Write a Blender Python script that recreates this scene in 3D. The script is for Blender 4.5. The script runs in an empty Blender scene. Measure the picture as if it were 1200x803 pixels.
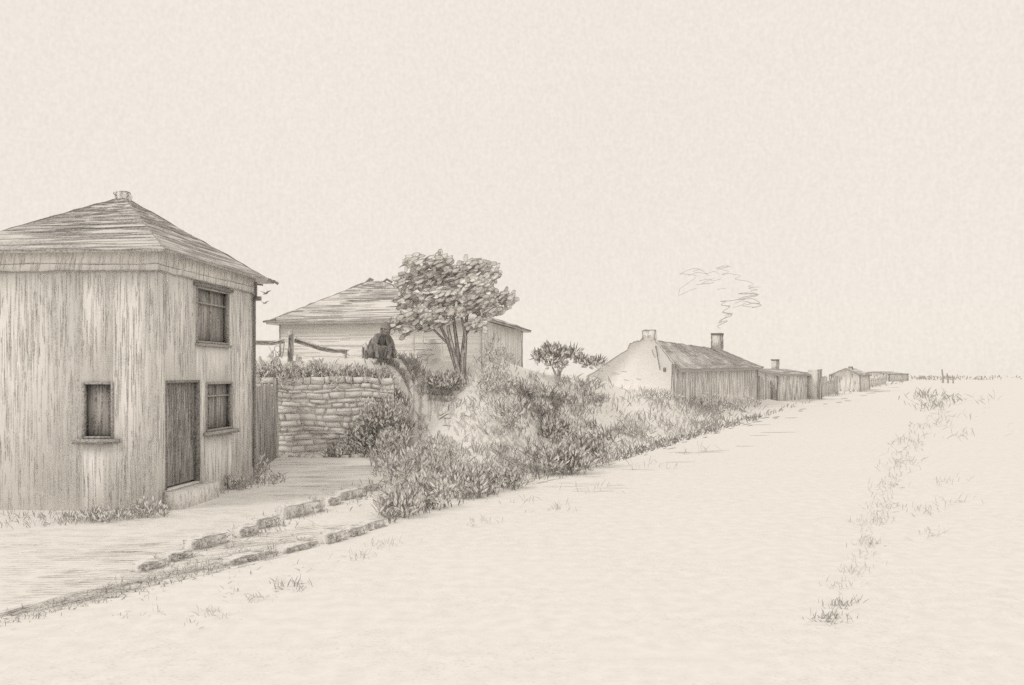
import bpy, math, random
import numpy as np
from mathutils import Vector, Matrix
random.seed(7); rng = np.random.default_rng(7)
S = bpy.context.scene; C = S.collection
R = math.radians

# ---------------------------------------------------------------- camera
F = 1050.0; HZ = 438.0; EYE = 2.4            # focal length and horizon in pixels of a 1200 x 803 picture
cam = bpy.data.cameras.new('camera'); co = bpy.data.objects.new('camera', cam); C.objects.link(co)
co.location = (0, 0, EYE); co.rotation_euler = (R(90), 0, 0)
cam.sensor_width = 36; cam.lens = 36 * F / 1200; cam.shift_y = (HZ - 401.5) / 1200
cam.clip_end = 6000; cam.clip_start = 0.1
S.camera = co

# ---------------------------------------------------------------- sky, sun, exposure
SUN_EL, SUN_AZ = R(42), R(-125)               # overcast; the bright part of the sky is up to the left, behind the viewer
w = bpy.data.worlds.new('World'); S.world = w; w.use_nodes = True
nt = w.node_tree; N = nt.nodes; L = nt.links
bg = N['Background']; bg.inputs[1].default_value = 1.0
sky = N.new('ShaderNodeTexSky'); sky.sky_type = 'NISHITA'; sky.sun_disc = False
sky.sun_elevation = SUN_EL; sky.sun_rotation = SUN_AZ
sc = N.new('ShaderNodeVectorMath'); sc.operation = 'SCALE'; sc.inputs['Scale'].default_value = 0.10
L.new(sky.outputs[0], sc.inputs[0])
tc = N.new('ShaderNodeTexCoord')
def wnoise(scale, detail, lo, hi, stretch=(1, 1, 1)):
    mp = N.new('ShaderNodeMapping'); mp.inputs['Scale'].default_value = stretch
    n = N.new('ShaderNodeTexNoise'); n.inputs['Scale'].default_value = scale; n.inputs['Detail'].default_value = detail
    m = N.new('ShaderNodeMapRange'); m.inputs[1].default_value = .3; m.inputs[2].default_value = .7
    m.inputs[3].default_value = lo; m.inputs[4].default_value = hi
    L.new(tc.outputs['Generated'], mp.inputs[0]); L.new(mp.outputs[0], n.inputs[0]); L.new(n.outputs[0], m.inputs[0]); return m.outputs[0]
cloud = wnoise(2.0, 3, .985, 1.01); haze = wnoise(260, 3, .955, 1.03); fibre = wnoise(60, 3, .978, 1.016, (6, 6, .8))
m1 = N.new('ShaderNodeMath'); m1.operation = 'MULTIPLY'; L.new(cloud, m1.inputs[0]); L.new(haze, m1.inputs[1])
m2 = N.new('ShaderNodeMath'); m2.operation = 'MULTIPLY'; L.new(m1.outputs[0], m2.inputs[0]); L.new(fibre, m2.inputs[1])
cr = N.new('ShaderNodeVectorMath'); cr.operation = 'SCALE'; cr.inputs[0].default_value = (.917, .841, .754); L.new(m2.outputs[0], cr.inputs['Scale'])
mx = N.new('ShaderNodeMix'); mx.data_type = 'RGBA'; mx.inputs[0].default_value = .95
L.new(sc.outputs[0], mx.inputs[6]); L.new(cr.outputs[0], mx.inputs[7]); L.new(mx.outputs[2], bg.inputs[0])
sl = bpy.data.lights.new('sun', 'SUN'); so = bpy.data.objects.new('sun', sl); C.objects.link(so)
sl.energy = 0.75; sl.angle = R(14); sl.color = (1, .95, .88)
d = Vector((math.sin(SUN_AZ) * math.cos(SUN_EL), math.cos(SUN_AZ) * math.cos(SUN_EL), math.sin(SUN_EL)))
so.rotation_euler = (-d).to_track_quat('-Z', 'Y').to_euler(); so.location = (-20, -10, 30)
S.view_settings.view_transform = 'Standard'; S.view_settings.look = 'None'
S.view_settings.exposure = 0.0; S.view_settings.gamma = 1; S.view_settings.use_curve_mapping = False
S.render.engine = 'CYCLES'; S.cycles.use_denoising = False; S.cycles.max_bounces = 7; S.cycles.diffuse_bounces = 6
S.cycles.use_adaptive_sampling = False

# ---------------------------------------------------------------- materials
PALE = (.86, .845, .82); GRAPH = (.16, .155, .15)
def mat(name, pale=PALE, dark=GRAPH, scale=(1, 1, 1), lo=.45, hi=.6, amt=1.0, rot=(0, 0, 0), grain=30, patch=.6, pmin=.4, rough=.95, tint=.03):
    """pale ground with broken streaks of a darker tone: streak noise x grain x patches"""
    m = bpy.data.materials.new(name); m.use_nodes = True; t = m.node_tree; n = t.nodes; l = t.links
    b = n['Principled BSDF']; b.inputs['Roughness'].default_value = rough; b.inputs['Specular IOR Level'].default_value = .1
    c = n.new('ShaderNodeTexCoord')
    def noise(scl, det, a, bb, lo2, hi2, st=(1, 1, 1), ro=(0, 0, 0)):
        mp = n.new('ShaderNodeMapping'); mp.inputs['Scale'].default_value = st
        m0 = n.new('ShaderNodeMapping'); m0.inputs['Rotation'].default_value = ro
        q = n.new('ShaderNodeTexNoise'); q.inputs['Scale'].default_value = scl; q.inputs['Detail'].default_value = det
        r = n.new('ShaderNodeMapRange'); r.inputs[1].default_value = a; r.inputs[2].default_value = bb
        r.inputs[3].default_value = lo2; r.inputs[4].default_value = hi2
        l.new(c.outputs['Object'], m0.inputs[0]); l.new(m0.outputs[0], mp.inputs[0]); l.new(mp.outputs[0], q.inputs[0]); l.new(q.outputs[0], r.inputs[0])
        return r.outputs[0]
    A = noise(1, 3, lo, hi, 0, amt, scale, rot); G = noise(grain, 2, .36, .56, .15, 1); P_ = noise(patch, 2, .38, .6, pmin, 1)
    k = n.new('ShaderNodeMath'); k.operation = 'MULTIPLY'; l.new(A, k.inputs[0]); l.new(G, k.inputs[1])
    k2 = n.new('ShaderNodeMath'); k2.operation = 'MULTIPLY'; l.new(k.outputs[0], k2.inputs[0]); l.new(P_, k2.inputs[1])
    M = n.new('ShaderNodeMix'); M.data_type = 'RGBA'; M.inputs[6].default_value = (*pale, 1); M.inputs[7].default_value = (*dark, 1)
    l.new(k2.outputs[0], M.inputs[0])
    V = noise(5, 10, .3, .7, 1 - tint, 1 + tint)
    s = n.new('ShaderNodeVectorMath'); s.operation = 'SCALE'; l.new(M.outputs[2], s.inputs[0]); l.new(V, s.inputs['Scale'])
    l.new(s.outputs[0], b.inputs['Base Color'])
    return m
def flat(name, a, b_, grain=30, lo=.4, hi=.6):
    return mat(name, a, b_, (grain,) * 3, lo, hi, 1, grain=grain * 1.7, pmin=.8)
M = {
 'ground': mat('pale_earth', scale=(26, 26, 26), lo=.50, hi=.68, amt=.16, grain=9, patch=.5, pmin=.25, tint=.05),
 'road': mat('bleached_sand', scale=(26, 26, 26), lo=.50, hi=.68, amt=.16, grain=9, patch=.5, pmin=.25, tint=.05),
 'boards': mat('weathered_boards', scale=(16, 16, .9), lo=.46, hi=.64, amt=.34, grain=40, patch=1.0, pmin=.5),
 'darkboards': mat('dark_boards', (.62, .605, .585), (.14, .135, .13), (22, 22, 1.2), .38, .58, .85, grain=30, patch=2.5, pmin=.6),
 'opening': mat('shuttered_dark', (.50, .485, .465), (.10, .097, .093), (26, 26, 1.5), .38, .58, .85, grain=36, patch=3, pmin=.55),
 'doorwood': mat('dark_door_boards', (.56, .545, .525), (.13, .125, .12), (20, 20, .9), .38, .6, .85, grain=34, patch=2.2, pmin=.4),
 'roof': mat('weathered_shingle', (.74, .725, .70), (.17, .165, .16), (1.1, 1.1, 15), .40, .58, .75, grain=34, patch=1.0, pmin=.4),
 'roof2': mat('grey_thatch_courses', (.80, .785, .76), (.2, .195, .19), (.5, .5, 9), .42, .60, .7, grain=14, patch=.7, pmin=.4),
 'thatch': mat('reed_thatch', (.80, .785, .76), (.22, .215, .21), (5, 5, 2.2), .42, .60, .7, grain=11, patch=.4, pmin=.5),
 'plank2': mat('pale_clapboard', scale=(.25, .25, 8), lo=.50, hi=.64, amt=.22, grain=14, patch=.3, pmin=.3),
 'white_wall': mat('lit_white_wall', (.92, .91, .89), scale=(3, 3, 2), lo=.6, hi=.7, amt=.15, grain=10, patch=.4, pmin=.1),  # near-white colour carries the lit side of the cottage gable
 'reed': mat('shaded_reed_wall', (.88, .865, .84), (.30, .29, .28), (5.5, 5.5, .9), .46, .64, .5, grain=10, patch=.4, pmin=.5),  # upright streaks, with the front wall's shaded side put into the grey
 'far': mat('far_wall', (.84, .825, .80), (.30, .29, .28), (2.2, 2.2, .9), .46, .62, .6, grain=5, patch=.3, pmin=.5),
 'stone': mat('pale_fieldstone', (.86, .845, .82), (.3, .29, .28), (2.2, 2.2, 9), .52, .66, .5, grain=24, patch=1.2, pmin=.15),
 'joint': flat('worn_joint', (.84, .825, .80), (.62, .605, .59), 22),
 'kerb': mat('worn_kerb_stone', (.86, .845, .82), (.26, .25, .245), (12, 12, 5), .44, .60, .75, grain=36, patch=3, pmin=.4),
 'line': flat('graphite_grey', (.52, .505, .485), (.23, .225, .215), 26),
 'dark': flat('charcoal_grey', (.36, .35, .335), (.12, .117, .112), 26),
 'soft': flat('soft_grey', (.70, .685, .66), (.45, .44, .425), 24),
 'leafpale': mat('pale_leaf', (.88, .865, .84), (.5, .49, .475), (9, 9, 9), .50, .65, .6, grain=30, patch=2, pmin=.4),
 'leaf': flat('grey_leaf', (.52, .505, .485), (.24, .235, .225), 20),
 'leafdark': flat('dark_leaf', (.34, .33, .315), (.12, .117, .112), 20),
 'bark': mat('furrowed_bark', (.72, .70, .675), (.13, .127, .122), (24, 24, 3), .38, .58, .85, grain=30, patch=2, pmin=.6),
 'log': mat('split_log', (.74, .72, .695), (.16, .155, .15), (5, 24, 24), .38, .58, .85, grain=30, patch=2, pmin=.6),
 'cloth': mat('dark_wool', (.36, .35, .335), (.09, .087, .083), (12, 12, 6), .40, .58, .8, grain=30, patch=3, pmin=.5),
 'trouser': mat('grey_wool', (.66, .645, .62), (.2, .195, .19), (12, 12, 6), .44, .62, .7, grain=30, patch=3, pmin=.5),
 'skin': flat('skin', (.72, .66, .60), (.6, .54, .49), 20),
 'smoke': flat('smoke_grey', (.70, .685, .66), (.5, .485, .47), 6),
}
MN = list(M)

# ---------------------------------------------------------------- mesh helpers
class MB:
    def __init__(s): s.v = []; s.f = []; s.m = []; s.arr = []
    def add(s, vs, fs, mi):
        o = len(s.v); s.v += [tuple(p) for p in vs]; s.f += [tuple(i + o for i in f) for f in fs]; s.m += [mi] * len(fs)
    def bulk(s, V, Q, mi):                    # numpy verts (n,3), quads (m,4)
        s.arr.append((np.asarray(V, float), np.asarray(Q, np.int64), np.broadcast_to(np.asarray(mi), (len(Q),)) if np.ndim(mi) == 0 else np.asarray(mi, object)))
    def hexa(s, p, mi):                       # p: 8 points, bottom 4 then top 4
        s.add(p, [(3, 2, 1, 0), (4, 5, 6, 7), (0, 1, 5, 4), (1, 2, 6, 5), (2, 3, 7, 6), (3, 0, 4, 7)], mi)
    def box(s, c, size, mi, ux=(1, 0, 0), uy=(0, 1, 0), uz=(0, 0, 1)):
        c = Vector(c); ux, uy, uz = Vector(ux) * size[0] / 2, Vector(uy) * size[1] / 2, Vector(uz) * size[2] / 2
        s.hexa([c + a * ux + b * uy + e * uz for e in (-1, 1) for a, b in ((-1, -1), (1, -1), (1, 1), (-1, 1))], mi)
    def tube(s, pts, rad, mi, n=6, cap=True):
        pts = [Vector(p) for p in pts]; vs = []; fs = []
        rad = rad if isinstance(rad, (list, tuple)) else [rad] * len(pts)
        for i, p in enumerate(pts):
            t = (pts[min(i + 1, len(pts) - 1)] - pts[max(i - 1, 0)]).normalized()
            a = t.cross(Vector((0, 0, 1))) if abs(t.z) < .9 else t.cross(Vector((0, 1, 0))); a.normalize(); b = t.cross(a)
            vs += [p + (a * math.cos(2 * math.pi * k / n) + b * math.sin(2 * math.pi * k / n)) * rad[i] for k in range(n)]
        for i in range(len(pts) - 1):
            for k in range(n):
                fs.append((i * n + k, i * n + (k + 1) % n, (i + 1) * n + (k + 1) % n, (i + 1) * n + k))
        if cap: fs += [tuple(range(n)), tuple(reversed(range((len(pts) - 1) * n, len(pts) * n)))]
        s.add(vs, fs, mi)
    def ribbon(s, pts, width, nrm, mi):
        pts = [Vector(p) for p in pts]; nrm = Vector(nrm); vs = []
        for i, p in enumerate(pts):
            t = (pts[min(i + 1, len(pts) - 1)] - pts[max(i - 1, 0)]); a = t.cross(nrm)
            if a.length < 1e-6: a = Vector((1, 0, 0))
            a.normalize(); ww = width * (.35 + .65 * math.sin(math.pi * (i + .35) / (len(pts) - .3))) / 2
            vs += [p - a * ww, p + a * ww]
        s.add(vs, [(2 * i, 2 * i + 1, 2 * i + 3, 2 * i + 2) for i in range(len(pts) - 1)], mi)
    def build(s, name, parent=None, loc=None):
        vs = [np.array(s.v, float).reshape(-1, 3)]; faces = [list(f) for f in s.f]; ms = list(s.m); o = len(s.v)
        loops = [i for f in faces for i in f]; tot = [len(f) for f in faces]
        L_ = [np.array(loops, np.int64)]; T_ = [np.array(tot, np.int64)]; MI = [np.array([MN.index(x) for x in ms], np.int64)]
        for V, Q, mm in s.arr:
            L_.append((Q + o).ravel()); T_.append(np.full(len(Q), 4)); o += len(V); vs.append(V)
            if mm.dtype.kind in 'iu': MI.append(mm.astype(np.int64))
            else: MI.append(np.array([MN.index(x) for x in mm], np.int64))
        V = np.concatenate(vs); Lp = np.concatenate(L_); T = np.concatenate(T_); Mi = np.concatenate(MI)
        off = np.zeros(3)
        if parent is not None: off = np.array(parent.matrix_basis.translation) if not parent.parent else np.array(parent.parent.matrix_basis.translation) + np.array(parent.matrix_basis.translation)
        if loc is not None: off = np.array(loc, float)
        V = V - off
        me = bpy.data.meshes.new(name); me.vertices.add(len(V)); me.vertices.foreach_set('co', V.ravel())
        me.loops.add(len(Lp)); me.loops.foreach_set('vertex_index', Lp)
        me.polygons.add(len(T)); st = np.concatenate([[0], np.cumsum(T)[:-1]])
        me.polygons.foreach_set('loop_start', st); me.polygons.foreach_set('loop_total', T)
        used = sorted(set(Mi.tolist())); mp = {u: i for i, u in enumerate(used)}
        for u in used: me.materials.append(M[MN[u]])
        me.polygons.foreach_set('material_index', np.array([mp[x] for x in Mi.tolist()]))
        me.update(calc_edges=True); me.validate()
        ob = bpy.data.objects.new(name, me); C.objects.link(ob)
        if parent is not None: ob.parent = parent
        if loc is not None: ob.location = loc
        return ob
def tag(o, label=None, cat=None, group=None, kind=None):
    if label: o['label'] = label
    if cat: o['category'] = cat
    if group: o['group'] = group
    if kind: o['kind'] = kind
    return o
def thing(name, loc, label, cat, group=None):
    o = bpy.data.objects.new(name, None); C.objects.link(o); o.location = loc; o.empty_display_size = .2
    return tag(o, label, cat, group)
def at(px, py, Y): return Vector(((px - 600) / F * Y, Y, EYE - (py - HZ) / F * Y))
def gy(py): return EYE * F / (py - HZ)
U = lambda a, b: random.uniform(a, b)

def hatch(mb, A, B, Cc, D, n, wdt, mi, lo=.1, hi=.5, along=True, off=.006, slant=.0, vr=(0, 1), ur=(0, 1), wob=.01, segs=4):
    """n thin raised strips on the face A-B (bottom) D-C (top); along=True runs A->B, else bottom to top"""
    A, B, Cc, D = map(Vector, (A, B, Cc, D)); nrm = (B - A).cross(D - A).normalized()
    def P(u, v): return (A * (1 - u) + B * u) * (1 - v) + (D * (1 - u) + Cc * u) * v
    for _ in range(n):
        ln = U(lo, hi); u0, v0 = U(*ur), U(*vr); pts = []
        for i in range(segs + 1):
            q = (i / segs - .5) * ln
            u, v = (u0 + q, v0 + q * slant) if along else (u0 + q * slant, v0 + q)
            u = min(max(u, 0.002), .998); v = min(max(v, 0.002), .998)
            pts.append(P(u, v) + nrm * off + (D - A).normalized() * U(-wob, wob) * (1 if along else 0) + (B - A).normalized() * U(-wob, wob) * (0 if along else 1))
        mb.ribbon(pts, wdt * U(.6, 1.3), nrm, mi)
def line(mb, a, b, wdt, mi, n=8, wob=.01, nrm=None):
    a, b = Vector(a), Vector(b)
    mb.tube([a.lerp(b, i / n) + Vector((U(-wob, wob), U(-wob, wob), U(-wob, wob))) for i in range(n + 1)], [wdt / 2 * U(.6, 1.2) for _ in range(n + 1)], mi, 4)

# leaves and blades in numpy
def blades(mb, P, length, width, lean, mi, yaw=None, up=None):
    """narrow tapering blades: P (n,3) roots"""
    n = len(P); length = np.broadcast_to(length, n) * rng.uniform(.6, 1.3, n); width = np.broadcast_to(width, n) * rng.uniform(.7, 1.3, n)
    az = rng.uniform(0, 2 * np.pi, n); la = np.abs(rng.normal(0, lean, n))
    D = np.stack([np.sin(la) * np.cos(az), np.sin(la) * np.sin(az), np.cos(la)], 1)
    if up is not None: D = D + up; D /= np.linalg.norm(D, axis=1, keepdims=True)
    ya = rng.normal(0, .7, n)
    W = np.stack([np.cos(ya), np.sin(ya), np.zeros(n)], 1); W -= D * (W * D).sum(1, keepdims=True); W /= np.linalg.norm(W, axis=1, keepdims=True) + 1e-9
    bend = np.stack([np.cos(az), np.sin(az), -.3 * np.ones(n)], 1) * (length * .18)[:, None]
    l = length[:, None]; w_ = width[:, None] / 2
    a = P - W * w_ * .5; b = P + W * w_ * .5; c = P + D * l * .5 + W * w_ + bend * .2; d_ = P + D * l * .5 - W * w_ + bend * .2
    e = P + D * l + bend + W * w_ * .25; f = P + D * l + bend - W * w_ * .25
    V = np.stack([a, b, c, d_, e, f], 1).reshape(-1, 3); k = np.arange(n)[:, None] * 6
    Q = np.concatenate([k + np.array([0, 1, 2, 3]), k + np.array([3, 2, 4, 5])])
    mb.bulk(V, Q, mi if isinstance(mi, str) else mi)
def rimmed(mb, P, D, length, width, rim, Nn=None, min_='leafpale', mout='leaf', tip=.12):
    """leaves with a pale blade and a darker rim"""
    n = len(P); D = D / (np.linalg.norm(D, axis=1, keepdims=True) + 1e-9)
    if Nn is None: Nn = np.stack([rng.normal(0, .45, n), -np.ones(n), rng.normal(0, .45, n)], 1)
    W = np.cross(D, Nn); W /= np.linalg.norm(W, axis=1, keepdims=True) + 1e-9; Nn = np.cross(W, D)
    length = (np.broadcast_to(length, n) * rng.uniform(.65, 1.3, n))[:, None]; width = (np.broadcast_to(width, n) * rng.uniform(.7, 1.3, n))[:, None]
    sh = [(0, 0), (.28, .8), (.62, 1.0), (1, tip), (1 - tip * .12, -tip), (.6, -.95), (.25, -.85), (0, -.1)]
    out = []; inn = []
    for (t, s_) in sh:
        p = P + D * length * t + W * width * .5 * s_ + Nn * (width * .25 * (1 - abs(s_)))
        out.append(p)
        cpt = P + D * length * .5; q = cpt + (p - cpt) * (1 - rim) ; inn.append(q)
    V = np.stack(out + inn, 1).reshape(-1, 3); m = len(sh); k = np.arange(n)[:, None] * (2 * m)
    ring = np.concatenate([k + np.array([i, (i + 1) % m, m + (i + 1) % m, m + i]) for i in range(m)])
    inner = np.concatenate([k + np.array([m + 0, m + 1, m + 6, m + 7]), k + np.array([m + 1, m + 2, m + 5, m + 6]), k + np.array([m + 2, m + 3, m + 4, m + 5])])
    mb.bulk(V, ring, mout); mb.bulk(V, inner, min_)

# ---------------------------------------------------------------- terrain
def sstep(x): x = np.clip(x, 0, 1); return x * x * (3 - 2 * x)
def edge(Y): return .47 * Y - 9.0 + .12 * np.sin(Y * .9) + .07 * np.sin(Y * 2.3 + 1)
def height(X, Y):
    X = np.asarray(X, float); Y = np.asarray(Y, float)
    p = (edge(Y) - X) / 1.105
    bR = ((X + 3.7) + (Y - 26) * 1.5 / 10.5) * .99          # right of the line from the wall end to the road
    k_ = sstep((X + 3.75) / 1.3); bY = (Y - 26.35) * 7 * (1 - k_) + (Y - 25.6) * 1.2 * k_
    b = np.maximum(bR - .2, bY)
    r = X / np.maximum(Y, 1)
    T = np.interp(r, [-.4, -.14, 0, .04, .09, .12, .18, .24, .30, .4], [2.85, 2.85, 2.75, 2.35, 2.15, 1.6, 1.45, .75, .35, .1])
    T = np.where(Y > 60, T * np.clip(1 - (Y - 60) / 200, .4, 1), T)
    h = T * sstep((p - .5) / 4.6) * sstep(b / 3.4)
    h = np.where((X > -7.2) | (Y > 26), h, 0)
    bump = (np.sin(X * 1.7 + Y * .6) * np.sin(Y * 1.1 - X * .4) * .10 + np.sin(X * 3.1 + 2) * np.sin(Y * 2.7) * .05)
    h = h + bump * np.clip(h * 1.4, 0, 1) * np.clip((np.abs(r + .04) - .04) * 12, .12, 1)
    return h
def ray(px, py):
    """first hit of viewing rays with the terrain, (n,3)"""
    px = np.atleast_1d(px).astype(float); py = np.atleast_1d(py).astype(float); Ys = np.concatenate([np.arange(6, 60, .12), np.geomspace(60, 700, 260)])
    out = np.full((len(px), 3), np.nan)
    for i0 in range(0, len(px), 4000):
        a = px[i0:i0 + 4000, None]; b = py[i0:i0 + 4000, None]
        X = (a - 600) / F * Ys; Z = EYE - (b - HZ) / F * Ys
        below = Z < height(X, Ys * np.ones_like(X)); k = below.argmax(1); ok = below.any(1)
        Yk = Ys[k]; Xk = (a[:, 0] - 600) / F * Yk; q = np.stack([Xk, Yk, height(Xk, Yk)], 1); q[~ok] = np.nan
        out[i0:i0 + 4000] = q
    return out
xs = np.unique(np.round(np.concatenate([-np.geomspace(16, 1800, 22), np.arange(-16, 32, .3), np.geomspace(32, 2500, 34)]), 3))
ys = np.unique(np.round(np.concatenate([[-200, -60, -20, -5], np.arange(0, 5, 1), np.arange(5, 26, .3), np.arange(26, 27.4, .1), np.arange(27.4, 76, .4), np.geomspace(76, 4500, 45)]), 3))
XX, YY = np.meshgrid(xs, ys); ZZ = height(XX, YY)
V = np.stack([XX, YY, ZZ], 2).reshape(-1, 3); nx = len(xs); ny = len(ys)
i = (np.arange(ny - 1)[:, None] * nx + np.arange(nx - 1)[None]).ravel()
g = MB(); g.bulk(V, np.stack([i, i + 1, i + 1 + nx, i + nx], 1), 'ground'); go = g.build('ground'); tag(go, kind='structure')
for p_ in go.data.polygons: p_.use_smooth = True
rb = MB(); Yr = np.concatenate([np.arange(-12, 80, .5), np.geomspace(80, 1500, 60)]); q = []
for Y in Yr:
    q += [(float(edge(Y)) + .25, Y, .004), (float(edge(Y)) + 12.5 + .5 * math.sin(Y * .31) + .2 * math.sin(Y * .7), Y, .004)]
rb.bulk(np.array(q), np.array([(2 * k, 2 * k + 1, 2 * k + 3, 2 * k + 2) for k in range(len(Yr) - 1)]), 'road'); tag(rb.build('road'), kind='structure')

# ---------------------------------------------------------------- wall with openings
def wall(mb, A, B, z0, z1, ops, mi, thick=.22, inward=None):
    """ops: list of (s0,s1,z0,z1) along A->B; outer face on A-B"""
    A = Vector((A[0], A[1], 0)); B = Vector((B[0], B[1], 0)); Ln = (B - A).length; u = (B - A) / Ln; nin = inward
    ss = sorted({0, Ln, *[o[0] for o in ops], *[o[1] for o in ops]})
    for s0, s1 in zip(ss, ss[1:]):
        mid = (s0 + s1) / 2; hs = sorted([(o[2], o[3]) for o in ops if o[0] <= mid <= o[1]]); z = z0; segs = []
        for a, b in hs: segs.append((z, a)); z = b
        segs.append((z, z1))
        for a, b in segs:
            if b - a > .01:
                p = [A + u * s0, A + u * s1, A + u * s1 + nin * thick, A + u * s0 + nin * thick]
                mb.hexa([Vector((x.x, x.y, a)) for x in p] + [Vector((x.x, x.y, b)) for x in p], mi)
def roof_mesh(mb, faces, mi, t=.09, fas='dark'):
    """faces: polygons (upper surface) ; thickness t straight down"""
    for f in faces:
        n = len(f); top = [Vector(p) for p in f]; bot = [p - Vector((0, 0, t)) for p in top]
        mb.add(top + bot, [tuple(range(n)), tuple(reversed(range(n, 2 * n)))], mi)
        for k in range(n):
            mb.add([top[k], top[(k + 1) % n], bot[(k + 1) % n], bot[k]], [(3, 2, 1, 0)], fas)
def window(root, A, u, nout, s0, s1, z0, z1, sill=True, mull=True, inset=.09, proj=.0, bars='dark', sillw=.12, ft=.038):
    """framed opening with frame as the part, pane and sill below it"""
    A = Vector((A[0], A[1], 0)); uz = Vector((0, 0, 1)); P = lambda s, z, o: A + u * s + uz * z + nout * o
    bars = 'line' if bars == 'dark' else bars; m = MB(); o = -inset + .02
    for (a, b, c_, d_) in ((s0, s0 + ft, z0, z1), (s1 - ft, s1, z0, z1), (s0 + ft, s1 - ft, z1 - ft, z1), (s0 + ft, s1 - ft, z0, z0 + ft)):
        m.box(P((a + b) / 2, (c_ + d_) / 2, o + .04), (b - a, .10, d_ - c_), bars, u, nout, uz)
    if mull:
        m.box(P(s0 + (s1 - s0) * .5, (z0 + z1) / 2, o + .012), (.025, .03, z1 - z0 - 2 * ft), bars, u, nout, uz)
        m.box(P((s0 + s1) / 2, z0 + (z1 - z0) * .72, o + .012), (s1 - s0 - 2 * ft, .03, .03), bars, u, nout, uz)
    wo = m.build('window', root)
    m = MB(); m.box(P((s0 + s1) / 2, (z0 + z1) / 2, -inset - .02), (s1 - s0 - .002, .02, z1 - z0 - .002), 'opening', u, nout, uz)
    hatch(m, P(s0, z0, -inset - .01), P(s1, z0, -inset - .01), P(s1, z1, -inset - .01), P(s0, z1, -inset - .01), 34, .014, 'dark', .2, .7, False, .004)
    m.build('pane', wo)
    if sill:
        m = MB(); m.box(P((s0 + s1) / 2, z0 - .04, sillw / 2 - .01), (s1 - s0 + .24, sillw, .07), 'line', u, nout, uz)
        line(m, P(s0 - .14, z0 - .075, sillw), P(s1 + .14, z0 - .08, sillw), .02, 'dark'); m.build('sill', wo)
    return wo

# ================================================================ NEAR HOUSE
C0 = Vector((-6.19, 15.56, 0)); ur = Vector((.087, .996, 0)).normalized(); ul = Vector((-.996, .087, 0)).normalized()
LR, LL, ZE = 4.56, 3.62, 4.50
def s_of(px, o, u): r = (px - 600) / F; return (r * o.y - o.x) / (u.x - r * u.y)
def z_of(py, Y): return EYE - (py - HZ) / F * Y
C1 = C0 + ur * LR; C2 = C0 + ul * LL; C3 = C1 + ul * LL
nR = Vector((ur.y, -ur.x, 0)); nL = Vector((ul.y, -ul.x, 0)) * -1
if nL.y > 0: nL = -nL
house = thing('boarded_house', (C0 + (ur * LR + ul * LL) / 2), 'tall two storey boarded house with low hipped roof, cut by the left edge', 'house')
def opR(x0, x1, y0, y1):
    s0, s1 = s_of(x0, C0, ur), s_of(x1, C0, ur); Y = C0.y + ur.y * (s0 + s1) / 2
    return (s0, s1, z_of(y1, Y), z_of(y0, Y))
def opL(x0, x1, y0, y1):
    s0, s1 = s_of(x1, C0, ul), s_of(x0, C0, ul); Y = C0.y + ul.y * (s0 + s1) / 2
    return (s0, s1, z_of(y1, Y), z_of(y0, Y))
door = opR(194, 234, 446, 569); w1 = opR(241, 272, 448, 504); w2 = opR(230, 268, 339, 403); w3 = opL(97, 133, 448, 514)
mb = MB()
wall(mb, C0, C1, -.1, ZE, [door, w1, w2], 'boards', inward=-nR)
mb2 = MB()
wall(mb2, C0 + ul * .004 + nL * .004, C2 + nL * .004, -.1, ZE, [w3], 'boards', inward=-nL)
Wd = C3 - C1
wall(mb, C1 - nR * .22, C3, -.1, ZE, [], 'boards', inward=-ur); wall(mb, C2 + ur * .24, C3 - ur * .23, -.1, ZE, [], 'boards', inward=nR)
Z = Vector((0, 0, 1))
def excl_hatch(mb_, A, u, nout, Ln, ops, n, wdt, mi, l0, l1):
    for _ in range(n):
        s = U(.02, Ln - .02); zc = U(0, ZE - .3); l = U(l0, l1); a, b = max(zc - l / 2, .0), min(zc + l / 2, ZE - .32); 
        if any(o[0] - .02 < s < o[1] + .02 and b > o[2] - .12 and a < o[3] + .03 for o in ops): continue
        k = 4; ls = s; pts = []
        for q_ in range(k + 1):
            ls += U(-.008, .008); pts.append(Vector((A[0], A[1], 0)) + u * ls + Z * (a + (b - a) * q_ / k) + nout * .006)
        mb_.ribbon(pts, wdt * U(.6, 1.3), nout, mi)
excl_hatch(mb, C0, ur, nR, LR, [door, w1, w2], 420, .010, 'line', .08, .6)
excl_hatch(mb2, C0 + nL * .004, ul, nL, LL, [w3], 330, .009, 'line', .08, .6)
excl_hatch(mb, C0, ur, nR, LR, [door, w1, w2], 420, .011, 'soft', .2, 1.3)
excl_hatch(mb2, C0 + nL * .004, ul, nL, LL, [w3], 560, .010, 'soft', .2, 1.3)
tag(mb.build('wall', house), 'boarded wall with the door, facing the yard'); tag(mb2.build('wall', house), 'boarded wall facing the viewer')
for (A, u, n, o, ml) in ((C0, ur, nR, w1, True), (C0, ur, nR, w2, True), (C0 + nL * .004, ul, nL, w3, False)):
    window(house, A, u, n, *o, sill=o is not w2, mull=ml)
# lintel lines, sill of the upper window
mb = MB(); mb.box(C0 + ur * (w2[0] + w2[1]) / 2 + Z * (w2[3] + .03) + nR * .03, (w2[1] - w2[0] + .25, .06, .06), 'dark', ur, nR, Z)
mb.build('lintel', house); mb = MB(); mb.box(C0 + ur * (w2[0] + w2[1]) / 2 + Z * (w2[2] - .035) + nR * .03, (w2[1] - w2[0] + .06, .06, .05), 'line', ur, nR, Z); mb.build('sill', house)
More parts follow.
